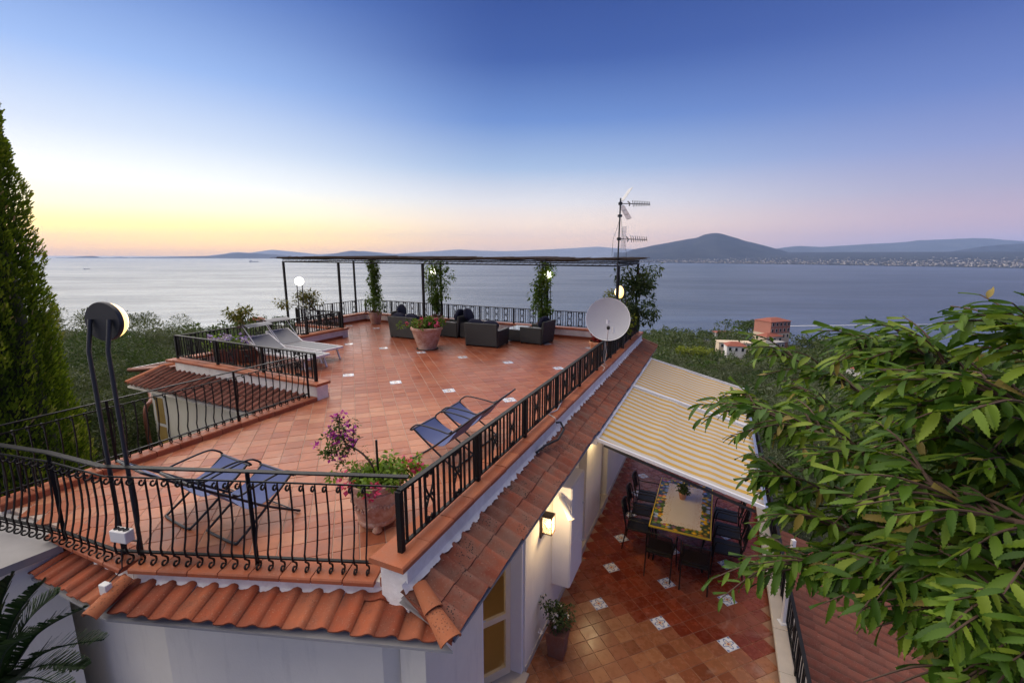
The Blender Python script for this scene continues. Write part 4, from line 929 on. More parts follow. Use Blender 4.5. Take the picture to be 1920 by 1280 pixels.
def awning(t0, t1, label, nst):
    root = empty('awning', Wr(AS0, (t0 + t1) / 2, AZ0), label=label, cat='awning', group='striped awnings over the dining terrace')
    m = MB(); rows = []; ns, ntt = 22, 26; uvs = []
    for i in range(ns + 1):
        f = i / ns; row = []
        for j in range(ntt + 1):
            g = j / ntt; z = AZ0 + (AZ1 - AZ0) * f - .035 * math.sin(math.pi * f) * (.6 + .4 * math.cos(g * 9)) - .02 * math.sin(math.pi * f) * abs(math.sin(g * math.pi * 2))
            for k_, (f0, am) in enumerate(((.36, .018), (.70, .014))): z += am * math.exp(-((f - f0) / .045) ** 2)
            row.append(Wr(AS0 + (AS1 - AS0) * f, t0 + (t1 - t0) * g, z))
        rows.append(row)
    m.grid(rows); o = m.build('cloth', M_AWN, root, smooth=True, ang=180, world=True)
    ul = o.data.uv_layers.new(name='UVMap')
    for l in o.data.loops:
        vi = l.vertex_index; ul.data[l.index].uv = ((vi % (ntt + 1)) / ntt * nst, (vi // (ntt + 1)) / ns)
    o.modifiers.new('thick', 'SOLIDIFY').thickness = .004
    m = MB(); m.beam(Wr(AS1 + .02, t0 - .03, AZ1 - .02), Wr(AS1 + .02, t1 + .03, AZ1 - .02), .06, .045); m.build('front_bar', M_ALU, root, world=True, bev=.015)
    m = MB(); rows = [[Wr(AS1 + .03, t0 + (t1 - t0) * j / 40, AZ1 - .05) for j in range(41)], [Wr(AS1 + .035, t0 + (t1 - t0) * j / 40, AZ1 - .17 - .018 * math.cos(j * 2 * math.pi / 5)) for j in range(41)]]
    m.grid(rows); vo = m.build('valance', M_AWN, root, world=True); ul = vo.data.uv_layers.new(name='UVMap')
    for l in vo.data.loops: ul.data[l.index].uv = ((l.vertex_index % 41) / 40 * nst, l.vertex_index // 41)
    for t in (t0 - .012, t1 + .012):
        m = MB(); m.beam(Wr(AS0 - .04, t, AZ0 + .012), Wr(AS1, t, AZ1 + .012), .04, .045); m.build('side_rail', M_WHMET, root, world=True)
        m = MB(); m.beam(Wr(AS0 + .1, t, AZ0 - .07), Wr(AS1 - .1, t, AZ1 - .07), .03, .03); m.build('folding_arm', M_GREYMET, root, world=True)
    m = MB(); m.tube([Wr(AS0 - .02, t0, AZ0 + .0), Wr(AS0 - .02, t1, AZ0 + .0)], .03, 10); m.build('roller', M_WHMET, root, world=True, smooth=True)
    for t in (t0, t1): MB().box(Wr(AS0 - .06, t, AZ0 - .02), (.12, .05, .12), Matrix.Rotation(-A2, 3, 'Z')).build('bracket', M_WHMET, root, world=True)
awning(4.02, 7.05, 'nearer yellow and white striped awning above the painted table', 15); awning(7.12, 9.85, 'farther yellow and white striped awning beyond the dividing arm', 14)
# painted ceramic table
b = NB('painted_majolica'); uvn = b.N('ShaderNodeUVMap'); s_ = b.sep(uvn.outputs[0]); X, Y = s_[0], s_[1]       # metres from the centre
dx = b.math('SUBTRACT', .515, b.math('ABSOLUTE', X)); dy = b.math('SUBTRACT', .975, b.math('ABSOLUTE', Y)); dm = b.math('MINIMUM', dx, dy)
wob = b.noise(9, 4, .7, uvn.outputs[0]); edge = b.math('ADD', dm, b.math('MULTIPLY', b.math('SUBTRACT', wob, .5), .16))
vc = b.N('ShaderNodeTexVoronoi'); vc.inputs['Scale'].default_value = 12.5; vc.inputs['Randomness'].default_value = .85; b.t.links.new(uvn.outputs[0], vc.inputs['Vector'])
hs = b.sep(vc.outputs['Color'])
fruit = b.ramp(hs[0], [(0, (.90, .56, .02)), (.22, (.92, .66, .05)), (.36, (.78, .24, .03)), (.46, (.10, .24, .05)), (.60, (.16, .32, .07)), (.68, (.32, .46, .80)), (.80, (.26, .12, .30)), (.88, (.45, .16, .22)), (.94, (.05, .07, .20))], 'CONSTANT')
shd = b.rng(vc.outputs['Distance'], .28, .70); fruit = b.mixc(shd, b.mixc(1., fruit, (1.15, 1.12, 1.05), 'MULTIPLY'), (.05, .09, .04))
cream = b.mixc(b.noise(4, 4, .6, uvn.outputs[0]), (.80, .75, .62), (.86, .83, .74))
wheat = b.math('MULTIPLY', b.math('GREATER_THAN', b.noise(32, 3, .8, uvn.outputs[0]), .57), b.math('LESS_THAN', edge, .31))
c = b.mixc(b.math('MULTIPLY', wheat, .8), cream, (.50, .27, .06)); c = b.mixc(b.math('LESS_THAN', edge, .185), c, fruit)
c = b.mixc(b.math('LESS_THAN', dm, .030), c, (.030, .030, .09)); c = b.mixc(b.math('LESS_THAN', dm, .019), c, (.80, .60, .05))
b.P(Base_Color=c, Roughness=.12, Coat_Weight=.3); M_MAJ = b.m
M_CHAIR = simple('dark_bronze_iron', (.020, .018, .016), .4, .5)
tbl = empty('dining_table', label='long table with a majolica top painted with lemons and fruit', cat='table'); put(tbl, 1.63, 6.40, 0, LZ, Wr)
m = MB().box((0, 0, .735), (1.03, 1.95, .03)); o = m.build('painted_top', M_MAJ, tbl, bev=.004); ul = o.data.uv_layers.new(name='UVMap')
for l in o.data.loops: co_ = o.data.vertices[l.vertex_index].co; ul.data[l.index].uv = (co_.x, co_.y)
m = MB()
for x in (-.44, .44): m.beam((x, -.9, .70), (x, .9, .70), .03, .035)
for y in (-.9, .9): m.beam((-.44, y, .70), (.44, y, .70), .03, .035)
m.build('apron', M_CHAIR, tbl)
for x in (-.42, .42):
    for y in (-.84, .84):
        m = MB(); m.tube([(x, y, .70), (x * .9, y * .96, .4), (x * .97, y * .99, .1), (x, y, 0)], .018, 8); m.build('leg', M_CHAIR, tbl, smooth=True)
def dining_chair():
    root = empty('dining_chair'); hw = .215
    m = MB(); slabs(m, [(-hw, -.20, .42), (hw, -.20, .42), (hw + .01, .22, .43), (-hw - .01, .22, .43)], [(-hw, -.20, .45), (hw, -.20, .45), (hw + .01, .22, .46), (-hw - .01, .22, .46)]); m.build('seat', M_CHAIR, root, bev=.008)
    for s_ in (-1, 1):
        m = MB(); m.tube(bez([(s_ * hw, -.27, 0), (s_ * hw, -.215, .43), (s_ * hw * .99, -.25, .68), (s_ * hw * .95, -.30, .86)], 4), .011, 7); m.build('leg', M_CHAIR, root, smooth=True)
        m = MB(); m.tube(bez([(s_ * (hw + .03), .24, 0), (s_ * (hw + .015), .215, .43), (s_ * (hw + .02), .19, .62), (s_ * (hw + .02), .12, .645), (s_ * (hw + .01), -.12, .64), (s_ * hw, -.25, .66)], 4), .010, 7); m.build('arm', M_CHAIR, root, smooth=True)
    m = MB(); m.tube(bez([(-hw * .95, -.30, .86), (-.1, -.335, .895), (.1, -.335, .895), (hw * .95, -.30, .86)], 4), .011, 7); m.tube(bez([(-hw * .98, -.235, .56), (0, -.27, .545), (hw * .98, -.235, .56)], 4), .009, 6); m.build('back_rail', M_CHAIR, root, smooth=True)
    m = MB(); nx = 11
    for dg in (-1, 1):
        for i in range(-nx, nx + 9):
            a0 = i / nx; pts = []
            for k in range(9):
                f = k / 8; x = (a0 + dg * f * .55) * 1.0
                if -1 <= x <= 1: pts.append((x * hw * .95, -.245 - .06 * f - .03 * (1 - x * x), .56 + .31 * f))
            if len(pts) > 1: m.tube(pts, .0042, 4, cap=False)
    o = m.build('back_lattice', M_CHAIR, root); o['kind'] = 'stuff'
    return root
dcp = dining_chair(); dcp['category'] = 'chair'; dcp['group'] = 'dark metal dining chairs'
spots = [(.90, 5.86, 90, 'dark metal dining chair nearest the camera on the wall side of the table'), (.88, 6.44, 90, 'dark metal dining chair in the middle of the wall side of the table'), (.90, 7.02, 90, 'dark metal dining chair farthest along the wall side of the table'),
         (2.42, 5.80, -90, 'dark metal dining chair nearest the camera on the railing side of the table'), (2.44, 6.36, -90, 'dark metal dining chair in the middle of the railing side of the table'), (2.42, 6.92, -88, 'dark metal dining chair under the awning edge on the railing side'),
         (1.36, 5.30, 4, 'dark metal dining chair at the near table end, the left one'), (1.92, 5.22, -2, 'dark metal dining chair at the near table end, the right one')]
for i, (s_, t_, f, lb) in enumerate(spots):
    o = dcp if i == 0 else copy_tree(dcp); put(o, s_, t_, f, LZ, Wr); o['label'] = lb
# boiler cabinet with its flue, wall lantern
cab = empty('boiler_cabinet', Wr(.1, 3.8, -2.4), label='white metal boiler cabinet hung on the wall beside the lantern', cat='cabinet')
wbox(MB(), Wr, -.04, .23, 3.49, 4.15, -2.40, -.78).build('body', M_WHMET, cab, world=True, bev=.006)
wbox(MB(), Wr, .232, .246, 3.50, 4.14, -1.66, -.79).build('upper_door', M_WHMET, cab, world=True, bev=.004); wbox(MB(), Wr, .232, .246, 3.50, 4.14, -2.39, -1.67).build('lower_door', M_WHMET, cab, world=True, bev=.004)
for z in (-1.3, -1.95): MB().lathe([(.016, 0), (.018, .02), (.004, .028)], 12, Wr(.246, 4.08, z), Matrix.Rotation(-A2, 3, 'Z') @ Matrix.Rotation(math.pi / 2, 3, 'Y'), cap1=True).build('knob', M_ALU, cab, world=True)
m = MB(); m.tube([Wr(.10, 3.50, -.93), Wr(.10, 3.44, -.94), Wr(.30, 3.30, -1.14)], .042, 14, cap=False); m.tube([Wr(.26, 3.325, -1.10), Wr(.305, 3.298, -1.142)], .047, 14, cap=False); m.build('flue_pipe', M_WHPLASTIC, cab, world=True, smooth=True)
lan = empty('wall_lantern', Wr(-.03, 3.02, -1.25), label='lit brown wall lantern with glass sides by the cabinet', cat='lamp')
M_LANG = NB('lantern_glass'); M_LANG.P(Base_Color=(1, .9, .7), Roughness=.05, Alpha=.25, Emission_Color=(1, .72, .35), Emission_Strength=.35); M_LANG = M_LANG.m
M_BULB = NB('bulb'); M_BULB.P(Base_Color=(1, .9, .7), Emission_Color=(1, .78, .42), Emission_Strength=40); M_BULB = M_BULB.m
wbox(MB(), Wr, -.04, -.015, 2.94, 3.10, -1.30, -.95).build('back_plate', M_BROWN, lan, world=True)
m = MB(); wbox(m, Wr, -.012, .135, 2.95, 3.09, -.985, -.965); wbox(m, Wr, -.012, .135, 2.95, 3.09, -1.23, -1.215)
for s_ in (-.008, .128):
    for t_ in (2.954, 3.086): wbox(m, Wr, s_ - .005, s_ + .005, t_ - .005, t_ + .005, -1.215, -.985)
m.build('frame', M_BROWN, lan, world=True)
m = MB(); wbox(m, Wr, .0, .124, 2.962, 3.078, -1.213, -.987); m.build('glass', M_LANG, lan, world=True)
MB().lathe([(.004, -.05), (.022, -.03), (.028, 0), (.02, .028), (.003, .04)], 12, Wr(.06, 3.02, -1.11), cap1=True).build('bulb', M_BULB, lan, world=True, smooth=True)
ld = bpy.data.lights.new('lantern_light', 'POINT'); ld.energy = 13; ld.color = (1, .70, .36); ld.shadow_soft_size = .04
lo = bpy.data.objects.new('lantern_light', ld); COL.objects.link(lo); lo.location = Wr(.22, 3.02, -1.12); wparent(lo, lan)
# two wall spots under the eave over the table side, and the kitchen's own lamp
def room_lamp(name, loc, e, label, cat='lamp', col=(1, .74, .40)):
    r = empty(name, loc, label=label, cat=cat); 
    MB().lathe([(.03, .05), (.05, .0), (.045, -.02), (.01, -.03)], 14, loc, cap0=True, cap1=True).build('shade', M_BULB, r, world=True, smooth=True)
    d_ = bpy.data.lights.new('lamp_light', 'POINT'); d_.energy = e; d_.color = col; d_.shadow_soft_size = .06
    l_ = bpy.data.objects.new('lamp_light', d_); COL.objects.link(l_); l_.location = Vector(loc) + Vector((0, 0, -.12)); wparent(l_, r)
room_lamp('wall_spot', Wr(.10, 5.75, -.62), 24, 'small lit spot on the wall under the awning')
room_lamp('kitchen_lamp', Wr(-1.6, 2.2, -.75), 9, 'warm ceiling lamp inside the open kitchen door')
# parapet and railing on the open side, white awning prop
low = parapet('parapet', Wr(3.32, .6), Wr(3.32, 11.4), .26, -2.80, 'pale stone kerb along the open side of the dining terrace', 1, skirt=False, z0=-3.6, nn=14)
for ch in low.children:
    if ch.type == 'MESH':
        ch.data.materials[0] = M_STONE
        ch.name = ch.name.replace('coping_tile', 'kerb_stone')
rail_straight('dark railing on the stone kerb of the dining terrace', Wr(3.22, .65), Wr(3.22, 11.3), -2.80, -2.28, 1.5)
pp = empty('awning_prop', Wr(3.16, 4.9, -2.8), label='white square prop leaning over the stone kerb', cat='post')
m = MB(); m.beam(Wr(3.17, 4.60, -2.80), Wr(3.17, 4.60, -1.45), .05, .05); m.build('pole', M_WHMET, pp, world=True); MB().box(Wr(3.17, 4.60, -2.79), (.12, .12, .015)).build('foot_plate', M_WHMET, pp, world=True)
# tiled roof below the dining terrace
lrf = empty('lower_roof', Wr(5, 5, -4), label='faded terracotta pantile roof below the dining terrace railing', cat='roof')
SL2 = math.radians(17); upv = -RE1 * math.cos(SL2) + Vector((0, 0, math.sin(SL2)))
E0 = Wr(3.46, 2.2, -3.45) - upv * (10 * .33); E1_ = Wr(3.46, 8.3, -3.45) - upv * (10 * .33)
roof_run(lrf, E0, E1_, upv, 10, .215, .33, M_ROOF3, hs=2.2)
m = MB(); m.grid([[E0 - Vector((0, 0, .02)), E1_ - Vector((0, 0, .02))], [Wr(3.46, 2.2, -3.47), Wr(3.46, 8.3, -3.47)]]); m.build('roof_deck', M_CONC, lrf, world=True)
wbox(MB(), Wr, 3.34, 6.4, 2.3, 8.2, -9, -4.75).build('wall', M_PLA, lrf, world=True)
# ================================================================== ANNEX ON THE LEFT
anx = empty('annex', Wp(-9.5, 5.2, -3), label='white annex with tiled eave, copper gutter and lit window', cat='house')
M_COPPER = simple('copper_brown_pipe', (.22, .075, .045), .45, .2)
SLA = math.radians(20); upA = (Wp(0, 1) * math.cos(SLA) + Vector((0, 0, math.sin(SLA))))
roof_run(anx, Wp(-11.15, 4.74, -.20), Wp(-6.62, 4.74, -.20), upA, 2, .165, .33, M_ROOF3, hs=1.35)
m = MB(); m.grid([[Wp(-11.15, 4.74, -.21), Wp(-6.6, 4.74, -.21)], [Wp(-11.15, 5.38, .02), Wp(-6.6, 5.38, .02)]]); m.grid([[Wp(-11.15, 4.74, -.23), Wp(-6.6, 4.74, -.23)], [Wp(-11.15, 5.38, -.02), Wp(-6.6, 5.38, -.02)]]); m.build('eave_board', M_CREAM, anx, world=True)
wbox(MB(), Wp, -10.70, -6.56, 4.95, 5.40, -6, -.16).build('wall', M_PLA, anx, world=True)
wbox(MB(), Wp, -10.95, -10.75, 5.05, 9.9, -6, -.06).build('wall', M_PLA, anx, world=True)
# window on the front-left corner with a lit pane
M_LITW = NB('lit_window'); bq = M_LITW; yy = bq.noise(6, 2, .5, bq.geo()); M_LITW.P(Base_Color=(.1, .08, .05), Roughness=.08, Emission_Color=bq.mixc(yy, (.5, .25, .04), (1, .66, .2)), Emission_Strength=.10); M_LITW = M_LITW.m
wn = wbox(MB(), Wp, -10.62, -10.22, 4.925, 4.948, -1.75, -.32).build('window', M_WHMET, anx, world=True)
for z0_, z1_ in ((-.95, -.40), (-1.68, -1.02)): wparent(wbox(MB(), Wp, -10.56, -10.28, 4.915, 4.924, z0_, z1_).build('pane', M_LITW), wn)
wparent(wbox(MB(), Wp, -10.66, -10.18, 4.88, 4.947, -1.81, -1.76).build('sill', M_STONE), wn)
# side roof falling to the left with its gutter and downpipe
GX0 = Wp(-13.75, 6.02, -.42); GX1 = Wp(-11.05, 6.02, -.13); RX0 = Wp(-13.75, 12.0, -.42); RX1 = Wp(-11.0, 12.0, .05)
dwn = (Wp(-13.75, 6.0, -.42) - Wp(-10.95, 6.0, .10)); upS = -dwn.normalized()
m = MB(); n = 34; rows = [[], []]
for i in range(n * 6 + 1):
    f = i / (n * 6); hgt = .035 * max(0, math.sin(f * n * 2 * math.pi)) + .0
    rows[0].append(Wp(-13.75, 6.02 + 3.95 * f, -.42 + hgt)); rows[1].append(Wp(-10.95, 6.02 + 3.95 * f, .10 + hgt))
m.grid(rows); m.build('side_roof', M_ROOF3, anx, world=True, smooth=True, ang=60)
m = MB(); m.grid([[Wp(-13.75, 6.02, -.45), Wp(-10.95, 6.02, .06)], [Wp(-13.75, 9.97, -.45), Wp(-10.95, 9.97, .06)]]); m.build('roof_soffit', M_CREAM, anx, world=True)
m = MB(); m.beam(Wp(-13.80, 6.0, -.43), Wp(-13.80, 9.97, -.43), .05, .06); m.build('roof_edge', M_WHMET, anx, world=True)
m = MB(); m.tube([Wp(-13.8, 5.96, -.44), Wp(-11.0, 5.96, -.02)], .055, 10); m.build('gutter', M_COPPER, anx, world=True, smooth=True)
wbox(MB(), Wp, -13.2, -10.96, 6.25, 9.9, -6, -.5).build('wall', M_PLA, anx, world=True)
m = MB(); m.tube(bez([Wp(-13.2, 5.95, -.42), Wp(-13.0, 5.9, -.6), Wp(-11.3, 5.2, -.62), Wp(-10.88, 4.86, -.8), Wp(-10.86, 4.86, -2.0), Wp(-10.86, 4.86, -5.0)], 5), .042, 10); m.build('downpipe', M_COPPER, anx, world=True, smooth=True)
barrel(anx, Wp(-11.1, 5.40, .07), Wp(-11.15, 4.74, -.14), .06, .075, M_HIP); barrel(anx, Wp(-11.15, 5.9, .05), Wp(-11.12, 5.38, .07), .07, .06, M_HIP)
# stair wall at the bottom-left corner
sw = MB(); sw.prism([(-6.5, 3.2), (-4.35, 3.10), (-4.02, 3.62), (-4.6, 3.95), (-6.9, 4.6)], -7, -.10)
o = sw.build('side_wall', M_PLA); tag(o, 'white side wall with a grey concrete top at the left edge', 'wall')
sw = MB(); sw.prism([(-6.5, 3.15), (-4.33, 3.06), (-3.98, 3.62), (-4.6, 4.0), (-6.9, 4.65)], -.099, -.03)
ct = sw.build('concrete_cap', M_CONC); wparent(ct, o)
# ================================================================== FOLIAGE TOOLS
def leaf_mat(name, stops, rough=.5, trans=.30, bumpy=False):
    b = NB(name); rn = b.attr('rnd'); c = b.ramp(rn, stops); p = b.geo(); n = b.noise(1.3, 3, .6, p)
    c = b.mixc(b.rng(n, .35, .7, 0, .45), c, b.mixc(1., c, (.70, .74, .62), 'MULTIPLY'))
    b.P(Base_Color=c, Roughness=rough, Specular_IOR_Level=.22)
    t = b.N('ShaderNodeBsdfTranslucent'); b.set(t.inputs[0], b.mixc(1., c, (1.25, 1.3, .6), 'MULTIPLY'))
    mx = b.N('ShaderNodeMixShader'); mx.inputs[0].default_value = trans; b.t.links.new(b.b.outputs[0], mx.inputs[1]); b.t.links.new(t.outputs[0], mx.inputs[2]); b.t.links.new(mx.outputs[0], b.out.inputs[0])
    return b.m
def frames(D, Nn):
    D = D / np.linalg.norm(D, axis=1, keepdims=True); X = np.cross(D, Nn); X /= np.maximum(np.linalg.norm(X, axis=1, keepdims=True), 1e-6); Z = np.cross(X, D); return X, D, Z
def scatter_mesh(name, T, TF, P, D, Nn, S, rnd, mat, smooth=True):
    """one mesh of many copies of a small template T (k,3: across, along, up) with faces TF"""
    X, Y, Z = frames(np.asarray(D, float), np.asarray(Nn, float)); P = np.asarray(P, float); n = len(P); k = len(T)
    S = np.broadcast_to(np.asarray(S, float).reshape(n, -1), (n, 3)) if np.ndim(S) else np.full((n, 3), S)
    V = P[:, None, :] + T[None, :, 0:1] * S[:, None, 0:1] * X[:, None, :] + T[None, :, 1:2] * S[:, None, 1:2] * Y[:, None, :] + T[None, :, 2:3] * S[:, None, 2:3] * Z[:, None, :]
    me = bpy.data.meshes.new(name); me.vertices.add(n * k); me.vertices.foreach_set('co', V.reshape(-1))
    tot = sum(len(f) for f in TF); base = (np.arange(n) * k)[:, None]; li = np.concatenate([np.asarray(f) for f in TF]); idx = (base + li[None, :]).reshape(-1)
    ls = np.array([0] + list(np.cumsum([len(f) for f in TF]))[:-1]); lt = np.array([len(f) for f in TF])
    me.loops.add(n * tot); me.loops.foreach_set('vertex_index', idx); me.polygons.add(n * len(TF))
    me.polygons.foreach_set('loop_start', ((np.arange(n) * tot)[:, None] + ls[None, :]).reshape(-1)); 
    try: me.polygons.foreach_set('loop_total', np.tile(lt, n))
    except Exception: pass
    me.attributes.new('rnd', 'FLOAT', 'FACE').data.foreach_set('value', np.repeat(np.asarray(rnd, float), len(TF)))
    me.materials.append(mat)
    if smooth: me.polygons.foreach_set('use_smooth', np.ones(n * len(TF), bool))
    me.update(calc_edges=True); me.validate(); return me
T_LEAF = np.array([(0, 0, 0), (-.5, .45, .10), (0, .42, 0), (.5, .45, .10), (0, 1, -.06)], float); F_LEAF = [(0, 2, 1), (0, 3, 2), (1, 2, 4), (2, 3, 4)]
T_QUAD = np.array([(-.5, 0, 0), (.5, 0, 0), (.35, 1, .1), (-.35, 1, .1)], float); F_QUAD = [(0, 1, 2, 3)]
RNG = np.random.default_rng(11)
def unit(n): v = RNG.normal(size=(n, 3)); return v / np.linalg.norm(v, axis=1, keepdims=True)
def mesh_obj(name, me, parent=None, world=False):
    o = bpy.data.objects.new(name, me); COL.objects.link(o)
    if parent is not None:
        if world: wparent(o, parent)
        else: o.parent = parent
    return o
def clumps(cents, rad, per, flat=1.0):
    """points spread over the shells of several clumps"""
    P = []; Nr = []
    for c, r in zip(cents, rad):
        d = unit(per); rr = r * (RNG.random(per) ** .35)[:, None]; q = d * rr; q[:, 2] *= flat; P.append(np.asarray(c)[None] + q); Nr.append(d)
    return np.concatenate(P), np.concatenate(Nr)
def leaf_cloud(name, cents, rad, per, size, wid, mat, parent, world=False, flat=1.0, droop=.2, T=T_LEAF, F=F_LEAF, stuff=True):
    P, Nr = clumps(cents, rad, per, flat); n = len(P); D = Nr * .8 + unit(n) * .8; D[:, 2] -= droop
    L_ = size * RNG.uniform(.65, 1.3, n); S = np.stack([L_ * wid, L_, L_], 1)
    me = scatter_mesh(name, T, F, P, D, unit(n) * .7 + np.array([0, 0, 1.0]), S, RNG.random(n), mat)
    o = mesh_obj(name, me, parent, world)
    if stuff: o['kind'] = 'stuff'
    return o
M_BARK = simple('bark', (.09, .065, .045), .9, 0, var=.4, scale=20, bump=.5)
M_TWIG = simple('reddish_twig', (.075, .042, .026), .75, 0, var=.3, scale=30)
G_DARK = leaf_mat('leaf_dark', [(0, (.028, .052, .018)), (.5, (.050, .084, .026)), (1, (.085, .120, .040))])
G_OLIVE = leaf_mat('leaf_olive', [(0, (.048, .062, .032)), (.5, (.085, .105, .055)), (1, (.145, .165, .10))])
G_MID = leaf_mat('leaf_mid', [(0, (.030, .060, .012)), (.5, (.060, .110, .020)), (1, (.11, .16, .035))])
G_YEL = leaf_mat('leaf_yellow_green', [(0, (.10, .13, .012)), (.5, (.18, .22, .02)), (1, (.28, .30, .05))])
G_CYP = leaf_mat('leaf_cypress', [(0, (.030, .060, .006)), (.40, (.085, .140, .010)), (.75, (.17, .235, .016)), (.93, (.25, .30, .03)), (1, (.26, .20, .14))], rough=.75, trans=.38)
G_CHES = leaf_mat('leaf_chestnut', [(0, (.026, .064, .007)), (.4, (.055, .120, .010)), (.72, (.108, .182, .014)), (.93, (.185, .25, .024)), (.97, (.30, .28, .06)), (1, (.24, .13, .05))], rough=.5, trans=.26)
G_BRI = leaf_mat('leaf_bright', [(0, (.05, .10, .012)), (.5, (.10, .18, .02)), (1, (.17, .24, .04))])
F_PINK = leaf_mat('petal_pink', [(0, (.55, .05, .16)), (.6, (.70, .10, .26)), (1, (.60, .03, .06))], trans=.3)
F_MAG = leaf_mat('petal_magenta', [(0, (.32, .02, .30)), (.6, (.48, .04, .42)), (1, (.60, .10, .55))], trans=.35)
F_RED = leaf_mat('leaf_red', [(0, (.16, .006, .008)), (.6, (.30, .012, .014)), (1, (.22, .03, .02))])
F_LIL = leaf_mat('petal_lilac', [(0, (.30, .20, .55)), (.6, (.42, .30, .68)), (1, (.62, .55, .75))])
F_BRN = leaf_mat('dry_plant', [(0, (.12, .035, .022)), (.6, (.20, .06, .035)), (1, (.26, .10, .06))])
b = NB('aged_terracotta'); p = b.geo(); n = b.noise(7, 5, .7, p); n2 = b.noise(26, 4, .7, p)
c = b.mixc(b.rng(n, .35, .65), (.38, .17, .10), (.58, .42, .33)); c = b.mixc(b.rng(n2, .55, .75, 0, .7), c, (.60, .50, .42)); b.P(Base_Color=c, Roughness=.85); b.bump(b.math('ADD', n, n2), .5, .008); M_POT = b.m
M_POT2 = terra('new_terracotta', [(0, (.42, .17, .085)), (1, (.48, .21, .11))], 0, .8, weather=(.55, .36, .25))
M_SOIL = simple('soil', (.04, .028, .02), .95)
def pot(parent, prof, mat=None, n=32, orn=None):
    m = MB(); m.lathe(prof, n, cap0=True); o = m.build('pot', mat or M_POT, parent, smooth=True, ang=50)
    top = prof[-1]; m = MB(); m.lathe([(.001, top[1] - .03), (top[0] * .99, top[1] - .03)], n, cap0=False); m.build('soil', M_SOIL, parent); return o
def urn_prof(r0, r1, h): return [(r0 * .9, 0), (r0, .03 * h), (r0 * .98, .07 * h), (r0 + (r1 - r0) * .25, .3 * h), (r0 + (r1 - r0) * .6, .62 * h), (r0 + (r1 - r0) * .82, .85 * h), (r1 * .94, .87 * h), (r1, .90 * h), (r1, .98 * h), (r1 * .96, h), (r1 * .9, h), (r1 * .88, .93 * h)]
# ================================================================== POTTED PLANTS ON THE TERRACE
def climber(label, u, v, H, wdt, spread, seed):
    """terracotta pot with a climber trained up a post"""
    global RNG
    RNG = np.random.default_rng(seed); root = empty('potted_climber', Wp(u, v), label=label, cat='potted plant', group='potted climbers at the sea wall')
    pot(root, urn_prof(.17, .24, .42)); m = MB(); 
    for k in range(3): m.tube(bez([(.05 * k - .05, 0, .38), (.09 * math.sin(k * 2), .05, .8), (-.05 + .05 * k, .1, 1.3), (.0, .15, H * .9)], 5), .011, 5, r1=.006)
    m.build('stem', M_BARK, root, smooth=True)
    cs = [(RNG.normal(0, wdt * .5) * spread(z), .08 + RNG.normal(0, .08), z) for z in np.linspace(.62, H, 34)]
    leaf_cloud('foliage', cs, [.10 * spread(c[2]) + .06 for c in cs], 60, .10, .48, G_BRI, root, droop=.5)
    leaf_cloud('base_flowers', [(RNG.normal(0, .1), RNG.normal(0, .1), .44) for _ in range(8)], [.07] * 8, 26, .05, .5, F_BRN, root)
    return root
climber('tall narrow climber in a terracotta pot behind the left sofa', -11.66, 12.72, 2.25, .13, lambda z: 1.7 if z < 1.05 else .85, 3)
climber('airy climber in a terracotta pot behind the flower urn', -9.0, 12.78, 2.22, .24, lambda z: .12 if z < .95 else 1.7 if z > 1.2 else .8, 4)
climber('leafy climber in a terracotta pot right of the wicker chairs', -5.12, 12.78, 2.20, .17, lambda z: .3 if z < .75 else 1.7 if z < 1.3 else 1.1, 5)
RNG = np.random.default_rng(21)
root = empty('vine', Wr(-.1, 10.55), label='dark green vine sprawling over the right corner post of the pergola', cat='vine')
cs = [Wr(-.05 + RNG.normal(0, .28), 10.4 + RNG.normal(0, .22), .75 + RNG.random() * 1.4) for _ in range(46)]
leaf_cloud('foliage', cs, [.17] * len(cs), 44, .12, .45, G_DARK, root, world=True, droop=.5)
m = MB(); m.tube(bez([Wr(-.1, 10.6, .3), Wr(-.15, 10.5, .9), Wr(.0, 10.45, 1.5), Wr(-.1, 10.5, 2.1)], 5), .016, 6); m.build('stem', M_BARK, root, world=True, smooth=True)
root = empty('potted_shrub', Wr(-.62, 8.45), label='plain terracotta pot of red begonias at the right-hand railing', cat='potted plant')
pot(root, [(.15, 0), (.16, .02), (.22, .36), (.245, .37), (.25, .43), (.235, .44), (.225, .40)], M_POT2)
leaf_cloud('red_flowers', [(RNG.normal(0, .10), RNG.normal(0, .10), .49 + RNG.random() * .06) for _ in range(14)], [.08] * 14, 34, .06, .75, F_RED, root)
root = empty('bush', Wr(-.5, 9.3), label='yellow green bush glowing around the satellite dish', cat='bush')
cs = [Wr(-.45 + RNG.normal(0, .22), 9.1 + RNG.normal(0, .2), .3 + RNG.random() * 1.25) for _ in range(34)]
leaf_cloud('foliage', cs, [.15] * len(cs), 44, .085, .45, G_YEL, root, world=True, droop=.3)
m = MB(); m.tube([Wr(-.45, 9.1, 0), Wr(-.42, 9.05, .8), Wr(-.5, 9.1, 1.3)], .018, 6); m.build('stem', M_BARK, root, world=True)
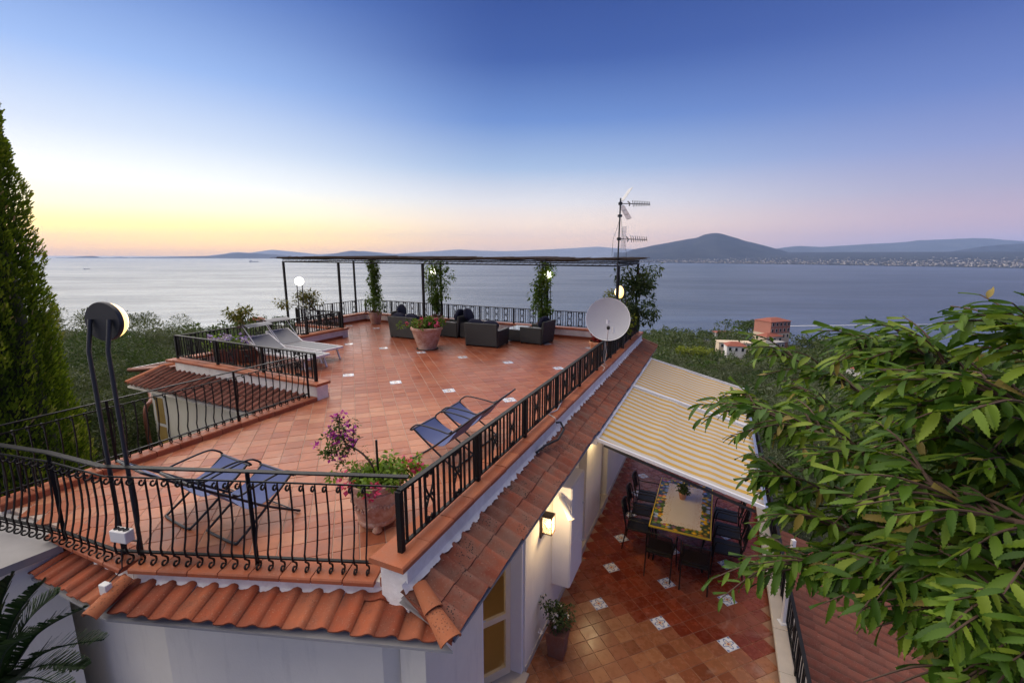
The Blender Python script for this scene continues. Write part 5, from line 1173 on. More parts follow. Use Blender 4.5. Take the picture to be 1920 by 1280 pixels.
# flower urn in the middle of the floor
root = empty('flower_urn', (-2.28, 12.02, 0), label='big tapered terracotta urn with pink flowers in mid terrace', cat='potted plant')
uo = pot(root, urn_prof(.25, .43, .60))
m = MB()
for k in range(18):
    a = 2 * math.pi * k / 18
    for z, r in ((.36, .345), (.30, .325), (.26, .318)):
        x = a + (.36 - z) * 1.5; m.add([(math.cos(x + d_) * (r + .012 * (d_ == 0)), math.sin(x + d_) * (r + .012 * (d_ == 0)), z + e_) for d_, e_ in ((-.09, 0), (0, .035), (.09, 0), (0, -.035))], [(0, 3, 2, 1)])
o = m.build('garland', M_POT, root, smooth=True); o['kind'] = 'stuff'
m = MB(); m.lathe([(.29, 0), (.30, .012), (.26, .02)], 28, cap1=True); m.build('saucer', M_SOIL, root)
cs = [(RNG.normal(0, .18), RNG.normal(0, .18), .62 + RNG.random() * .16) for _ in range(40)]
leaf_cloud('foliage', cs, [.10] * 40, 40, .075, .55, G_BRI, root)
cs = [(RNG.normal(0, .24), RNG.normal(0, .24), .64 + RNG.random() * .18) for _ in range(26)]
leaf_cloud('flowers', cs, [.035] * 26, 14, .045, .9, F_PINK, root)
# carved pot in the near right corner
root = empty('carved_pot', (-1.27, 3.92, 0), label='carved terracotta pot with leaning bougainvillea and pink flowers', cat='potted plant')
pot(root, [(.15, .035), (.175, .05), (.18, .08), (.17, .095), (.20, .18), (.218, .27), (.228, .35), (.236, .365), (.236, .385), (.226, .39), (.24, .42), (.248, .44), (.248, .465), (.235, .47), (.222, .44)])
m = MB()
for k in range(40):
    a = 2 * math.pi * k / 40; z = .30 - .055 * abs(math.sin(a * 2.5)); r = .222
    for j in range(3):
        aa = a + RNG.normal(0, .03); zz = z + RNG.normal(0, .012); m.lathe([(.001, .010), (.010, .006), (.013, 0)], 6, (math.cos(aa) * r, math.sin(aa) * r, zz), Matrix.Rotation(aa, 3, 'Z') @ Matrix.Rotation(math.pi / 2, 3, 'Y'), cap0=False)
o = m.build('garland', M_POT, root, smooth=True); o['kind'] = 'stuff'
for k in range(3):
    a = R_(-75 + 120 * k); MB().lathe([(.03, 0), (.045, .02), (.035, .05), (.02, .07)], 10, (math.cos(a) * .165, math.sin(a) * .165, 0), cap1=True).build('foot', M_POT, root, smooth=True)
G_BR = leaf_mat('leaf_lime', [(0, (.08, .15, .014)), (.5, (.16, .26, .025)), (1, (.26, .36, .05))])
cs = [(RNG.normal(.03, .16), RNG.normal(0, .12), .455 + RNG.random() * .05) for _ in range(38)] + [(.18 + .05 * k, -.02 + RNG.normal(0, .03), .56 + .01 * k) for k in range(6)] + [(.12, .06, .60), (.13, .05, .65)]
leaf_cloud('foliage', cs, [.055] * len(cs), 24, .055, .55, G_BR, root, droop=.35)
cs = [(.40, -.04, .56), (.45, -.05, .55), (.42, .0, .57), (.06, -.22, .50), (.10, -.24, .45), (-.17, -.20, .50), (-.22, -.17, .45), (.02, -.25, .40), (-.26, -.12, .53), (.34, -.02, .60), (.30, .05, .63)]
leaf_cloud('flowers', cs, [.028] * len(cs), 13, .048, .9, F_PINK, root)
m = MB(); stem = bez([(.0, .05, .44), (-.06, .05, .60), (-.16, .06, .70), (-.26, .06, .76), (-.33, .08, .88), (-.33, .10, 1.02)], 5); m.tube(stem, .011, 6, r1=.005)
for e in ((-.42, .02, .72), (-.36, .05, .84), (-.12, .1, .82), (-.20, .08, .95), (-.34, .12, .96), (-.45, .05, .64)): m.tube(bez([(-.2, .06, .74), ((e[0] - .2) / 2, .07, (e[2] + .76) / 2 + .02), e], 4), .005, 5, r1=.0025)
m.build('stem', M_TWIG, root, smooth=True)
cs = [(-.33 + RNG.normal(0, .075), .08 + RNG.normal(0, .05), .78 + RNG.normal(0, .085)) for _ in range(46)] + [(-.33 + RNG.normal(0, .03), .1, .98 + RNG.normal(0, .03)) for _ in range(6)] + [(-.47, .03, .68 + RNG.normal(0, .03)) for _ in range(6)]
leaf_cloud('leaves', cs, [.035] * len(cs), 9, .038, .55, G_MID, root, droop=.2)
cs = [(-.33 + RNG.normal(0, .09), .08 + RNG.normal(0, .05), .82 + RNG.normal(0, .10)) for _ in range(20)] + [(-.34, .10, 1.04), (-.30, .09, 1.05), (-.38, .1, 1.0), (-.25, .09, .95), (-.22, .1, .92)]
leaf_cloud('bougainvillea_flowers', cs, [.022] * len(cs), 10, .034, .8, F_MAG, root)
m = MB(); m.tube([(.02, .03, .40), (.02, .03, .82)], .012, 6); m.build('stake', M_BLACKRUB, root)
# petunias and two small leaning trees on the left
root = empty('potted_shrub', Wp(-9.95, 6.1), label='brown pot of lilac petunias beside the sun loungers', cat='potted plant')
pot(root, [(.17, 0), (.18, .03), (.24, .40), (.265, .41), (.265, .47), (.25, .48), (.24, .44)], terra('brown_pot', [(0, (.16, .06, .04)), (1, (.2, .08, .05))]))
cs = [(RNG.normal(0, .2), RNG.normal(0, .17), .50 + RNG.random() * .14) for _ in range(30)]
leaf_cloud('foliage', cs, [.09] * 30, 26, .065, .5, G_BR, root); leaf_cloud('flowers', [(RNG.normal(0, .22), RNG.normal(0, .18), .58 + RNG.random() * .16) for _ in range(24)], [.04] * 24, 11, .055, .95, F_LIL, root)
def small_tree(label, base, path, cents, rad, mat, potm, ph=.32):
    root = empty('potted_tree', base, label=label, cat='potted plant', group='small trees in brown pots'); pot(root, [(.18, 0), (.20, .03), (.25, ph - .05), (.27, ph - .04), (.27, ph), (.25, ph + .005), (.24, ph - .03)], potm)
    m = MB(); m.tube(bez(path, 5), .026, 7, r1=.010)
    for c_ in cents[::2]: m.tube(bez([path[-2], ((path[-1][0] + c_[0]) / 2, (path[-1][1] + c_[1]) / 2, (path[-1][2] + c_[2]) / 2), c_], 4), .009, 5, r1=.004)
    m.build('trunk', M_BARK, root, smooth=True); leaf_cloud('foliage', cents, [rad] * len(cents), 30, .105, .38, mat, root, droop=.4); return root
PB = bpy.data.materials['brown_pot']
G_OCH = leaf_mat('leaf_ochre_green', [(0, (.06, .09, .014)), (.5, (.13, .14, .02)), (1, (.26, .19, .04))])
q = Wp(-11.55, 10.55)
small_tree('small tree leaning left from a brown pot by the left pergola posts', q, [(0, 0, .28), (-.12, 0, .45), (-.45, -.05, .72), (-.62, -.08, .86)], [(-.75 + RNG.normal(0, .24), RNG.normal(0, .16), 1.05 + RNG.normal(0, .13)) for _ in range(22)] + [(-1.45, -.1, .95), (-1.6, -.1, .98), (-1.3, -.1, .9)], .13, G_OCH, PB)
q = Wp(-10.2, 6.75)
small_tree('sparse little tree rising behind the lilac petunias', q, [(0, 0, .28), (.02, 0, .55), (-.02, .02, .82), (0, 0, .95)], [(RNG.normal(0, .20), RNG.normal(0, .12), 1.12 + RNG.normal(0, .07)) for _ in range(11)], .08, G_OCH, PB)
# lower terrace plants
root = empty('square_planter', Wr(.26, 2.93, LZ), -A2, label='square brown planter with small white flowers by the kitchen door', cat='potted plant')
m = MB(); slabs(m, [(-.105, -.105, 0), (.105, -.105, 0), (.105, .105, 0), (-.105, .105, 0)], [(-.14, -.14, .40), (.14, -.14, .40), (.14, .14, .40), (-.14, .14, .40)]); m.build('pot', PB, root, bev=.008)
cs = [(RNG.normal(0, .09), RNG.normal(0, .09), .46 + RNG.random() * .26) for _ in range(26)]
leaf_cloud('foliage', cs, [.08] * 26, 34, .05, .4, G_DARK, root); leaf_cloud('flowers', [(RNG.normal(0, .13), RNG.normal(0, .13), .45 + RNG.random() * .25) for _ in range(12)], [.02] * 12, 8, .035, .9, leaf_mat('petal_white', [(0, (.6, .58, .68)), (1, (.75, .72, .78))]), root)
root = empty('table_plant', Wr(1.60, 6.62, LZ + .75), label='small dark plant in a painted pot on the majolica table', cat='potted plant')
pot(root, [(.05, 0), (.055, .01), (.08, .13), (.085, .14), (.078, .145), (.07, .12)], M_POT2); cs = [(RNG.normal(0, .06), RNG.normal(0, .06), .17 + RNG.random() * .09) for _ in range(14)]
leaf_cloud('foliage', cs, [.05] * 14, 20, .05, .7, G_DARK, root)
q = on_z(838, 1310, -2.5)
root = empty('potted_shrub', (q.x, q.y, LZ), label='dark spiky shrub just rising at the bottom edge below the corner', cat='potted plant')
pot(root, [(.10, 0), (.15, .25), (.16, .27), (.15, .28), (.14, .25)], PB); leaf_cloud('foliage', [(RNG.normal(0, .1), RNG.normal(0, .1), .42 + RNG.random() * .14) for _ in range(16)], [.06] * 16, 16, .12, .25, G_DARK, root, droop=-.5)
# ================================================================== CYCAD, BOTTOM LEFT
root = empty('cycad', at_depth(-15, 1330, 3.05), label='dark feathery cycad fronds at the bottom left corner', cat='plant'); c0 = root.location.copy()
b_lean = leaf_mat('leaf_cycad', [(0, (.008, .024, .007)), (.6, (.018, .044, .012)), (1, (.035, .066, .018))], rough=.6, trans=.08)
MB().lathe([(.10, -.8), (.12, -.3), (.10, 0), (.04, .06)], 12, cap1=True).build('trunk', M_BARK, root, smooth=True)
tips = [(78, 1092, 2.75), (165, 1135, 2.7), (195, 1198, 2.75), (160, 1250, 2.9), (20, 1080, 2.9), (-60, 1060, 2.9), (110, 1110, 3.2), (130, 1290, 2.5), (-120, 1150, 2.8), (60, 1190, 2.4)]
for tp in tips:
    tq = at_depth(*tp) - c0; mid_ = tq * .5 + Vector((0, 0, .16)); rk = bez([(0, 0, 0), tuple(mid_), tuple(tq)], 34); m = MB(); m.tube(rk, .008, 5, r1=.003); fr_ = m.build('frond', b_lean, root)
    n = len(rk); P = []; D = []; Ls = []; Nn = []
    for i in range(4, n):
        t = (rk[i] - rk[i - 1]).normalized(); sd_ = t.cross(Vector((0, 0, 1))).normalized(); up = sd_.cross(t)
        for s_ in (-1, 1):
            for h_ in (0,):
                pp_ = rk[i - 1].lerp(rk[i], h_); P.append(pp_); D.append(sd_ * s_ * .8 + t * random.uniform(.7, 1.1) + up * random.uniform(.1, .45)); Nn.append(up); Ls.append(.125 * math.sin(math.pi * min(.96, .12 + .86 * i / n)) ** .6)
    Ls = np.array(Ls); me = scatter_mesh('leaflets', T_QUAD * np.array([1, 1, 1]), F_QUAD, np.array(P), np.array(D), np.array(Nn), np.stack([RNG.uniform(.013, .019, len(Ls)), Ls, Ls], 1), RNG.random(len(P)), b_lean)
    o = mesh_obj('leaflets', me, fr_); o['kind'] = 'stuff'
# ================================================================== CYPRESS, LEFT EDGE
RNG = np.random.default_rng(5)
cyx, cyy = -7.88, 6.4
root = empty('cypress', (cyx, cyy, -5), label='tall dense cypress at the left edge of the view', cat='tree')
m = MB(); m.tube([(0, 0, -2), (0, 0, 4), (.1, 0, 10.5)], [.22, .15, .03], 8); m.build('trunk', M_BARK, root, smooth=True)
n = 170000; zz = RNG.random(n) ** .85 * 16.5; ang = RNG.uniform(0, 2 * math.pi, n)
def cyr(z): return np.interp(z, [0, 1.5, 3.5, 5.5, 8.0, 10, 12.0, 14, 15.5, 16.5], [1.0, 1.08, 1.08, 1.00, .86, .75, .62, .44, .22, .03])
lump = np.array([mnoise.noise(Vector((math.cos(a) * 2.2, math.sin(a) * 2.2, z * .55))) for a, z in zip(ang, zz)]); lump2 = np.array([mnoise.noise(Vector((math.cos(a) * 7, math.sin(a) * 7, z * 2.2))) for a, z in zip(ang, zz)])
rr = cyr(zz) * (1 + .17 * lump + .15 * lump2) * (1 - .22 * RNG.random(n) ** 2)
P = np.stack([np.cos(ang) * rr, np.sin(ang) * rr, zz], 1); D = np.stack([np.cos(ang) * .55, np.sin(ang) * .55, np.full(n, 1.0)], 1) + unit(n) * .5
L_ = RNG.uniform(.04, .085, n); rv = np.clip(.40 + .75 * lump2 + .3 * lump + RNG.normal(0, .16, n), 0, .96); rv[RNG.random(n) < .008] = 1.0
me = scatter_mesh('crown', T_QUAD, F_QUAD, P, D, np.stack([np.cos(ang), np.sin(ang), np.full(n, .3)], 1) + unit(n) * .6, np.stack([L_ * .36, L_, L_], 1), rv, G_CYP)
mesh_obj('crown', me, root)['kind'] = 'stuff'
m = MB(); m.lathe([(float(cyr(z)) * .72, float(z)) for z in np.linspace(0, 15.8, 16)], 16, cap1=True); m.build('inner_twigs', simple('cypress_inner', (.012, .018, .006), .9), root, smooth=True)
# ================================================================== CHESTNUT, RIGHT
RNG = np.random.default_rng(9); random.seed(9)
ch = empty('chestnut_tree', (2.9, .9, -5.0), label='leafy sweet chestnut boughs reaching in from the right', cat='tree')
limbs = [[(2150, 1180, 1.95), (1950, 1060, 1.85), (1780, 960, 1.8), (1620, 850, 1.9), (1480, 790, 2.1), (1375, 752, 2.3)], [(2100, 1000, 2.3), (1900, 900, 2.2), (1700, 790, 2.3), (1560, 705, 2.5), (1440, 655, 2.7)],
         [(2100, 900, 1.85), (1900, 810, 1.85), (1770, 740, 1.95), (1660, 690, 2.05)], [(2150, 1250, 1.55), (1900, 1180, 1.55), (1700, 1110, 1.7), (1560, 1065, 1.9), (1455, 1050, 2.05)],
         [(2150, 1330, 1.5), (1950, 1240, 1.45), (1850, 1180, 1.55), (1790, 1150, 1.6)], [(2150, 1290, 1.35), (2000, 1240, 1.35), (1890, 1235, 1.4), (1800, 1250, 1.5)], [(2100, 1180, 1.7), (1950, 1150, 1.7), (1830, 1120, 1.75), (1750, 1085, 1.8)], [(2100, 1130, 2.3), (1900, 1120, 2.3), (1780, 1160, 2.4)], [(2100, 800, 2.0), (1900, 725, 2.0), (1740, 668, 2.1), (1610, 645, 2.2)], [(2080, 860, 1.7), (1920, 770, 1.75), (1800, 700, 1.8), (1720, 660, 1.9)], [(2120, 770, 1.5), (1990, 690, 1.5), (1905, 625, 1.55)], [(2000, 1010, 1.75), (1800, 900, 1.85), (1600, 930, 2.0), (1440, 890, 2.2)],
         [(2000, 1110, 1.65), (1800, 1050, 1.7), (1600, 1000, 1.9), (1470, 945, 2.1)], [(2100, 830, 1.35), (1960, 770, 1.35), (1850, 740, 1.45)], [(2150, 1080, 1.3), (1980, 1000, 1.3), (1840, 960, 1.4), (1730, 900, 1.5)],
         [(2000, 760, 2.6), (1850, 720, 2.7), (1720, 680, 2.8), (1610, 655, 2.9)], [(2050, 950, 2.9), (1850, 850, 3.0), (1650, 800, 3.1), (1520, 745, 3.2)], [(2050, 1150, 2.6), (1850, 1080, 2.7), (1680, 1010, 2.8)],
         [(2100, 1300, 1.25), (1990, 1200, 1.25), (1860, 1120, 1.3)], [(2050, 880, 1.6), (1930, 860, 1.6), (1800, 830, 1.7), (1700, 830, 1.8)],
         [(2000, 980, 2.2), (1820, 960, 2.3), (1640, 900, 2.4), (1530, 850, 2.5)], [(2060, 1060, 1.45), (1900, 1060, 1.5), (1760, 1030, 1.6), (1640, 1060, 1.7)],
         [(2050, 820, 2.3), (1880, 780, 2.3), (1760, 790, 2.4), (1640, 760, 2.5)], [(2080, 950, 1.5), (1950, 900, 1.5), (1860, 850, 1.55), (1780, 800, 1.6)]]
crown_c = Vector((3.1, 1.1, 1.0)); LP, LD, LN, LL = [], [], [], []
m0 = MB(); m0.tube([(0, 0, -3), (0, .05, 2.5), (-.05, .1, 4.5), (.1, .15, 6.5)], [.17, .14, .11, .07], 9); m0.build('trunk', M_BARK, ch, smooth=True)
def add_leaves(pts, n, lmin, lmax, start=.15):
    N_ = len(pts) - 1; sgn = random.choice((-1, 1))
    for i in range(n):
        f = (start + (1 - start) * (i + .5) / n) * N_; k = min(int(f), N_ - 1); p_ = pts[k].lerp(pts[k + 1], f - k); t = (pts[k + 1] - pts[k]).normalized()
        sd_ = t.cross(Vector((0, 0, 1)));
        if sd_.length < .1: sd_ = Vector((1, 0, 0))
        sd_.normalize(); sgn = -sgn; tipf = (i + .5) / n
        d = t * (.45 + .7 * tipf ** 2) + sd_ * sgn * random.uniform(.5, .95) + Vector((0, 0, random.uniform(-.55, .12))) + Vector((random.gauss(0, .15), random.gauss(0, .15), random.gauss(0, .15)))
        LP.append(p_); LD.append(d.normalized()); LN.append((Vector((0, 0, 1)) + sd_ * random.gauss(0, .45) + t * random.gauss(0, .35)).normalized()); LL.append(random.uniform(lmin, lmax) * (.75 + .35 * math.sin(math.pi * min(1, .25 + tipf * .75))))
for li, lb in enumerate(limbs):
    pts = [at_depth(*q) for q in lb]
    first = ch.location + Vector((0, 0, random.uniform(3.2, 5.6)))
    cv = bez([first] + pts, 8); loc = [p_ - ch.location for p_ in cv]; m = MB(); m.tube(loc, .022, 6, r1=.0035); m.build('branch', M_TWIG, ch, smooth=True)
    vis = cv[8:]; add_leaves(vis, int(14 * len(pts)), .066, .132, .05)
    for k in range(len(pts) * 7):
        f = random.uniform(.12, .97); i = int(f * (len(vis) - 1)); p_ = vis[i]; t = (vis[min(i + 1, len(vis) - 1)] - vis[max(i - 1, 0)]).normalized(); sd_ = t.cross(Vector((0, 0, 1))).normalized()
        d = (t * .75 + sd_ * random.choice((-1, 1)) * random.uniform(.4, .8) + Vector((0, 0, random.uniform(-.35, .40)))).normalized(); ln = random.uniform(.16, .34)
        tw = bez([p_, p_ + d * ln * .5 + Vector((0, 0, .015)), p_ + d * ln + Vector((0, 0, -.03))], 5); m = MB(); m.tube([x - ch.location for x in tw], .0055, 5, r1=.002); m.build('twig', M_TWIG, ch, smooth=True)
        add_leaves(tw, random.randint(8, 12), .058, .126, .15)
# toothed lance-shaped leaf, creased along the midrib and arched
def chest_leaf(nt_, bend, tw):
    vs = [(0, 0, 0)]; fs = []; rowsL, rowsR, mid_ = [], [], [0]
    for i in range(1, nt_ + 1):
        f = i / nt_; w_ = .125 * math.sin(math.pi * f ** .82) ** .8 + .004; z = -bend * f * f; mid_.append(len(vs)); vs.append((0, f, z))
        for s_, rw in ((-1, rowsL), (1, rowsR)):
            rw.append((len(vs), len(vs) + 1)); wb = w_ * .84; vs.append((s_ * wb, f - .035, z + .045 + tw * s_ * f)); vs.append((s_ * w_ * 1.06, f + .012, z + .035 + tw * s_ * f))
    for s_, rw in ((-1, rowsL), (1, rowsR)):
        for i in range(nt_):
            a, c_ = mid_[i], mid_[i + 1]; b0, b1 = rw[i]
            prev = rw[i - 1][0] if i else None; pv1 = rw[i - 1][1] if i else None
            f1 = (a, c_, b1, b0) if s_ > 0 else (a, b0, b1, c_); fs.append(f1)
            if prev is not None: fs.append((a, b0, pv1) if s_ > 0 else (a, pv1, b0))
            else: pass
    return np.array(vs, float), fs
var = [chest_leaf(9, bd, tw) for bd, tw in ((.10, .02), (.24, -.05), (.42, .04), (.02, .08))]
keep = []
for i in range(len(LP)):        # the boughs part over the lower roof and its railing
    w_ = proj(LP[i]); keep.append(not (w_ and 1440 < w_[0] < 1735 and w_[1] > 1095 + .22 * (w_[0] - 1440) * 0 and (w_[0] - 1440) * .35 + 1090 < w_[1] < 1320 and random.random() < .93))
LP, LD, LN, LL = ([a for a, k_ in zip(q_, keep) if k_] for q_ in (LP, LD, LN, LL))
order = sorted(range(len(LP)), key=lambda i: (LP[i] - Vector((0, 0, 2.5))).length)
def in_view(i):
    w_ = proj(LP[i]); return w_ is not None and -20 < w_[0] < 1960 and 0 < w_[1] < 1320
vis_i = [i for i in order if in_view(i)][:300]; vset = set(vis_i)
lm = []
for T, F in var:
    for r_ in (.10, .28, .45, .6, .74, .88):
        lm.append(scatter_mesh('leaf', T, F, np.zeros((1, 3)), np.array([[0, 1., 0]]), np.array([[0, 0, 1.]]), np.ones((1, 3)), [r_], G_CHES))
for i in vis_i:
    d = LD[i]; x = d.cross(LN[i]).normalized(); z = x.cross(d); M = Matrix(((x.x, d.x, z.x), (x.y, d.y, z.y), (x.z, d.z, z.z))).to_4x4(); inst('leaf', random.choice(lm), ch, LP[i], M, LL[i])
rest = [i for i in range(len(LP)) if i not in vset]
for k, (T, F) in enumerate(var):
    ii = rest[k::4]
    if k == 0: Ps, Ds = [], []
    me = scatter_mesh('foliage', T, F, np.array([LP[i] - ch.location for i in ii]), np.array([LD[i] for i in ii]), np.array([LN[i] for i in ii]), np.array([[LL[i]] * 3 for i in ii]), np.where(RNG.random(len(ii)) < .03, .985, RNG.random(len(ii)) * .93), G_CHES)
    o = mesh_obj('foliage', me, ch); o['kind'] = 'stuff'
# ================================================================== HILLSIDE
CR = [(-900, 660, 120), (-200, 640, 120), (110, 625, 95), (200, 640, 100), (270, 648, 115), (360, 636, 170), (430, 618, 270), (480, 606, 420), (560, 606, 620), (700, 640, 520), (1000, 640, 460), (1190, 630, 420), (1250, 628, 380), (1330, 638, 335), (1390, 634, 320), (1460, 646, 300), (1560, 650, 335),
      (1650, 660, 430), (1750, 670, 520), (1840, 674, 620), (2000, 684, 700), (2400, 700, 650), (3600, 720, 600)]
def az_of(px): r = ray(px, 500); return math.atan2(r.x, r.y)
CA = [az_of(q[0]) for q in CR]; CRr = [q[2] for q in CR]
CZ = []
for px_, py_, R in CR:
    r = ray(px_, py_); k = R / math.hypot(r.x, r.y); CZ.append(2.5 + r.z * k)
def hill_z(r, az):
    R = float(np.interp(az, CA, CRr)); zc = float(np.interp(az, CA, CZ)); r0, z0 = 8.0, -6.6
    nz = mnoise.fractal(Vector((r * math.sin(az) * .02, r * math.cos(az) * .02, 2.0)), 1.0, 2.0, 4)
    if r <= R:
        f = (r - r0) / (R - r0); z = z0 + (zc - z0) * f - 9 * math.sin(math.pi * min(1, max(0, f))) * (.5 + .5 * (R / 400)) + nz * 3.0 * min(1, r / 60) * (1 - f * .6)
    else:
        g = (r - R) / (R * .45 + 60); z = zc - (zc - SEA + 6) * min(1, g) ** 1.2 + nz * 2
    return z
gm = NB('scrub_ground'); p = gm.geo(); n = gm.noise(.06, 5, .65, p); n2 = gm.noise(.8, 4, .6, p)
gm.P(Base_Color=gm.mixc(gm.rng(n, .35, .65), (.022, .032, .014), gm.mixc(n2, (.05, .055, .022), (.09, .075, .04))), Roughness=.95); gm = gm.m
rows = []; azs = np.linspace(az_of(-900), az_of(3600), 150)
for r in np.concatenate([[0.5, 4, 8], np.geomspace(11, 1100, 56)]):
    rows.append([(r * math.sin(a), r * math.cos(a), hill_z(max(r, 8.0), a) if r >= 8 else -6.6) for a in azs])
hill = MB().grid(rows).build('hillside', gm, smooth=True, ang=180); tag(hill, kind='structure')
# ------------------------------------------------------------------ trees
RNG = np.random.default_rng(31); random.seed(31)
def crown_mesh(mat, nc, per, size, wid, hh, seed, flat=.8, rs=1.0):
    """crown of unit height about 1 made of many leaf clumps with gaps"""
    global RNG
    RNG = np.random.default_rng(seed); cs = []; rd = []
    while len(cs) < nc:
        q = RNG.uniform(-1, 1, 3)
        if (q ** 2).sum() > 1: continue
        if (q ** 2).sum() < .12: continue
        cs.append((q[0] * .52, q[1] * .52, .60 + q[2] * .40 * hh)); rd.append(RNG.uniform(.10, .19) * rs)
    P, Nr = clumps(cs, rd, per, flat); n = len(P); D = Nr * .8 + unit(n) * .7 + np.array([0, 0, .25]); L_ = size * RNG.uniform(.6, 1.3, n)
    cr_ = np.repeat(RNG.random(nc) * .5, per) + RNG.random(n) * .5
    return scatter_mesh('crown', T_LEAF, F_LEAF, P, D, unit(n) + np.array([0, 0, .6]), np.stack([L_ * wid, L_, L_], 1), cr_, mat)
def trunk_mesh(h=.5):
    m = MB(); m.tube([(0, 0, -.25), (.02, 0, .15), (.0, .02, h)], [.045, .035, .015], 6)
    for k in range(4):
        a = k * 1.7; m.tube([(.01, 0, .2), (math.cos(a) * .16, math.sin(a) * .16, .45), (math.cos(a) * .3, math.sin(a) * .3, .72)], [.018, .012, .004], 5)
    return m.mesh('trunk', M_BARK, True)
TR = trunk_mesh()
cro = [crown_mesh(G_OLIVE, 30, 60, .085, .32, 1, 41), crown_mesh(G_OLIVE, 26, 64, .10, .28, 1.05, 42), crown_mesh(G_DARK, 32, 60, .075, .45, 1, 43), crown_mesh(G_DARK, 26, 60, .09, .4, .9, 44), crown_mesh(G_MID, 28, 60, .08, .45, 1, 45), crown_mesh(G_YEL, 26, 56, .085, .45, .85, 46)]
nearcro = [crown_mesh(G_OLIVE, 90, 230, .020, .36, 1.1, 51, rs=.7), crown_mesh(G_OLIVE, 84, 240, .022, .36, 1.05, 52, rs=.7), crown_mesh(G_DARK, 80, 230, .022, .4, 1.05, 53), crown_mesh(G_MID, 80, 220, .022, .4, 1.05, 54)]
def tree(label, x, y, z, h, cm, group, name='tree', wx=1.0):
    rt = empty(name, (x, y, z), random.uniform(0, 6.28), label=label, cat='tree', group=group)
    o = inst('crown', cm, rt, (0, 0, 0), None, (h * wx, h * wx, h), world=False); t_ = inst('trunk', TR, rt, (0, 0, 0), None, (h, h, h), world=False); return rt
def blocked(x, y):     # the house and its terraces
    v = Vector((x, y, 0)); u = x * math.cos(A1) - y * math.sin(A1); vv = x * math.sin(A1) + y * math.cos(A1)
    return -14.6 < u < 8.5 and -2 < vv < 15.5
# near shrubs and olives on the left slope: (px, top row, distance, height, kind)
nearL = [(125, 588, 21, 4.6, 0), (150, 640, 17, 3.4, 2), (118, 690, 14, 3.0, 0), (195, 600, 27, 4.8, 1), (240, 588, 32, 5.2, 0), (215, 655, 24, 3.6, 0), (275, 640, 34, 4.2, 1), (295, 622, 38, 4.6, 0), (325, 616, 44, 4.8, 3), (160, 710, 15, 2.8, 1), (345, 630, 40, 3.8, 1), (370, 624, 50, 4.2, 0), (395, 620, 58, 4.2, 2),
         (185, 760, 14, 2.6, 3), (135, 770, 12.5, 2.6, 2), (205, 700, 18, 2.6, 0), (240, 640, 28, 3.8, 2), (265, 670, 30, 4.0, 0), (175, 655, 20, 3.2, 1), (415, 622, 66, 4.2, 3), (105, 740, 12.5, 2.8, 0), (220, 735, 17, 2.2, 1), (350, 640, 48, 3.8, 0), (245, 770, 18, 2.2, 2), (225, 800, 16, 2.0, 0), (150, 815, 12.5, 2.0, 3), (265, 745, 22, 2.8, 2), (440, 618, 74, 4.0, 0), (285, 700, 30, 3.8, 1)]
for i, (px_, py_, D, h, k) in enumerate(nearL):
    r = ray(px_, py_); f = D / math.hypot(r.x, r.y); top = Vector((0, 0, 2.5)) + r * f
    tree('shrubby grey green tree on the left slope below the terrace', top.x, top.y, top.z - h * .98, h, nearcro[k], 'trees on the left slope', wx=1.15)
G_WOOD = leaf_mat('leaf_wood', [(0, (.026, .050, .014)), (.35, (.060, .088, .028)), (.6, (.095, .115, .05)), (.85, (.065, .11, .022)), (1, (.15, .175, .055))])
# slope on the right: nearest ones as single trees, the rest as one wood
cand = []
for _ in range(9000):
    px_ = random.uniform(1180, 2050) if random.random() < .86 else random.uniform(330, 1180); az = az_of(px_); R = float(np.interp(az, CA, CRr)); r = R * math.sqrt(random.uniform(.004, 1.02)); x, y = r * math.sin(az), r * math.cos(az)
    if r < 17 or blocked(x, y): continue
    cand.append((r, x, y, az))
cand.sort(); taken = []; cell = {}
for r, x, y, az in cand:
    sp = 2.6 + min(r, 300) * .008; k = (int(x // 5), int(y // 5)); ok = True
    for i in (-1, 0, 1):
        for j in (-1, 0, 1):
            for (a, c_) in cell.get((k[0] + i, k[1] + j), ()):
                if (a - x) ** 2 + (c_ - y) ** 2 < sp * sp: ok = False
    if ok: cell.setdefault(k, []).append((x, y)); taken.append((r, x, y, az))
def shows(r, x, y, z):
    w_ = proj((x, y, z)); return w_ and 1185 < w_[0] < 1925 and w_[1] < 1000
nt_ = 0; WP, WD, WL, WR, WW = [], [], [], [], []
clear = [(1465, 300), (1380, 232), (1455, 285)]
for r, x, y, az in taken:
    z = hill_z(r, az); h = random.uniform(2.8, 6.6) * (1 if r < 200 else 1.1); w_ = proj((x, y, z + h * .7))
    px_ = w_[0] if w_ else -1
    if any(abs(px_ - a) < 34 and D - 60 < r < D + 14 for a, D in clear): h *= .45
    if nt_ < 240 and shows(r, x, y, z + h):
        k = random.choices([0, 1, 2, 3, 4], [.3, .25, .2, .15, .10])[0]
        tree('round evergreen in the wood on the right slope', x, y, z - .3, h, cro[k] if r > 45 else nearcro[k % 4], 'trees of the right-hand wood', wx=random.uniform(1.1, 1.5)); nt_ += 1
    else:
        for _ in range(9): 
            q = RNG.normal(size=3); q /= np.linalg.norm(q); WP.append((x + q[0] * h * .34, y + q[1] * h * .34, z + h * (.55 + .28 * q[2]))); WR.append(h * .20)
WP = np.array(WP); per = 9; rdv = np.repeat(np.array(WR), per)[:, None]; dd = unit(len(WP) * per); PP = np.repeat(WP, per, 0) + dd * rdv; n = len(PP); L_ = rdv[:, 0] * RNG.uniform(.5, 1.0, n)
tint = np.repeat(RNG.random(len(WP)) * .6, per) + RNG.random(n) * .4
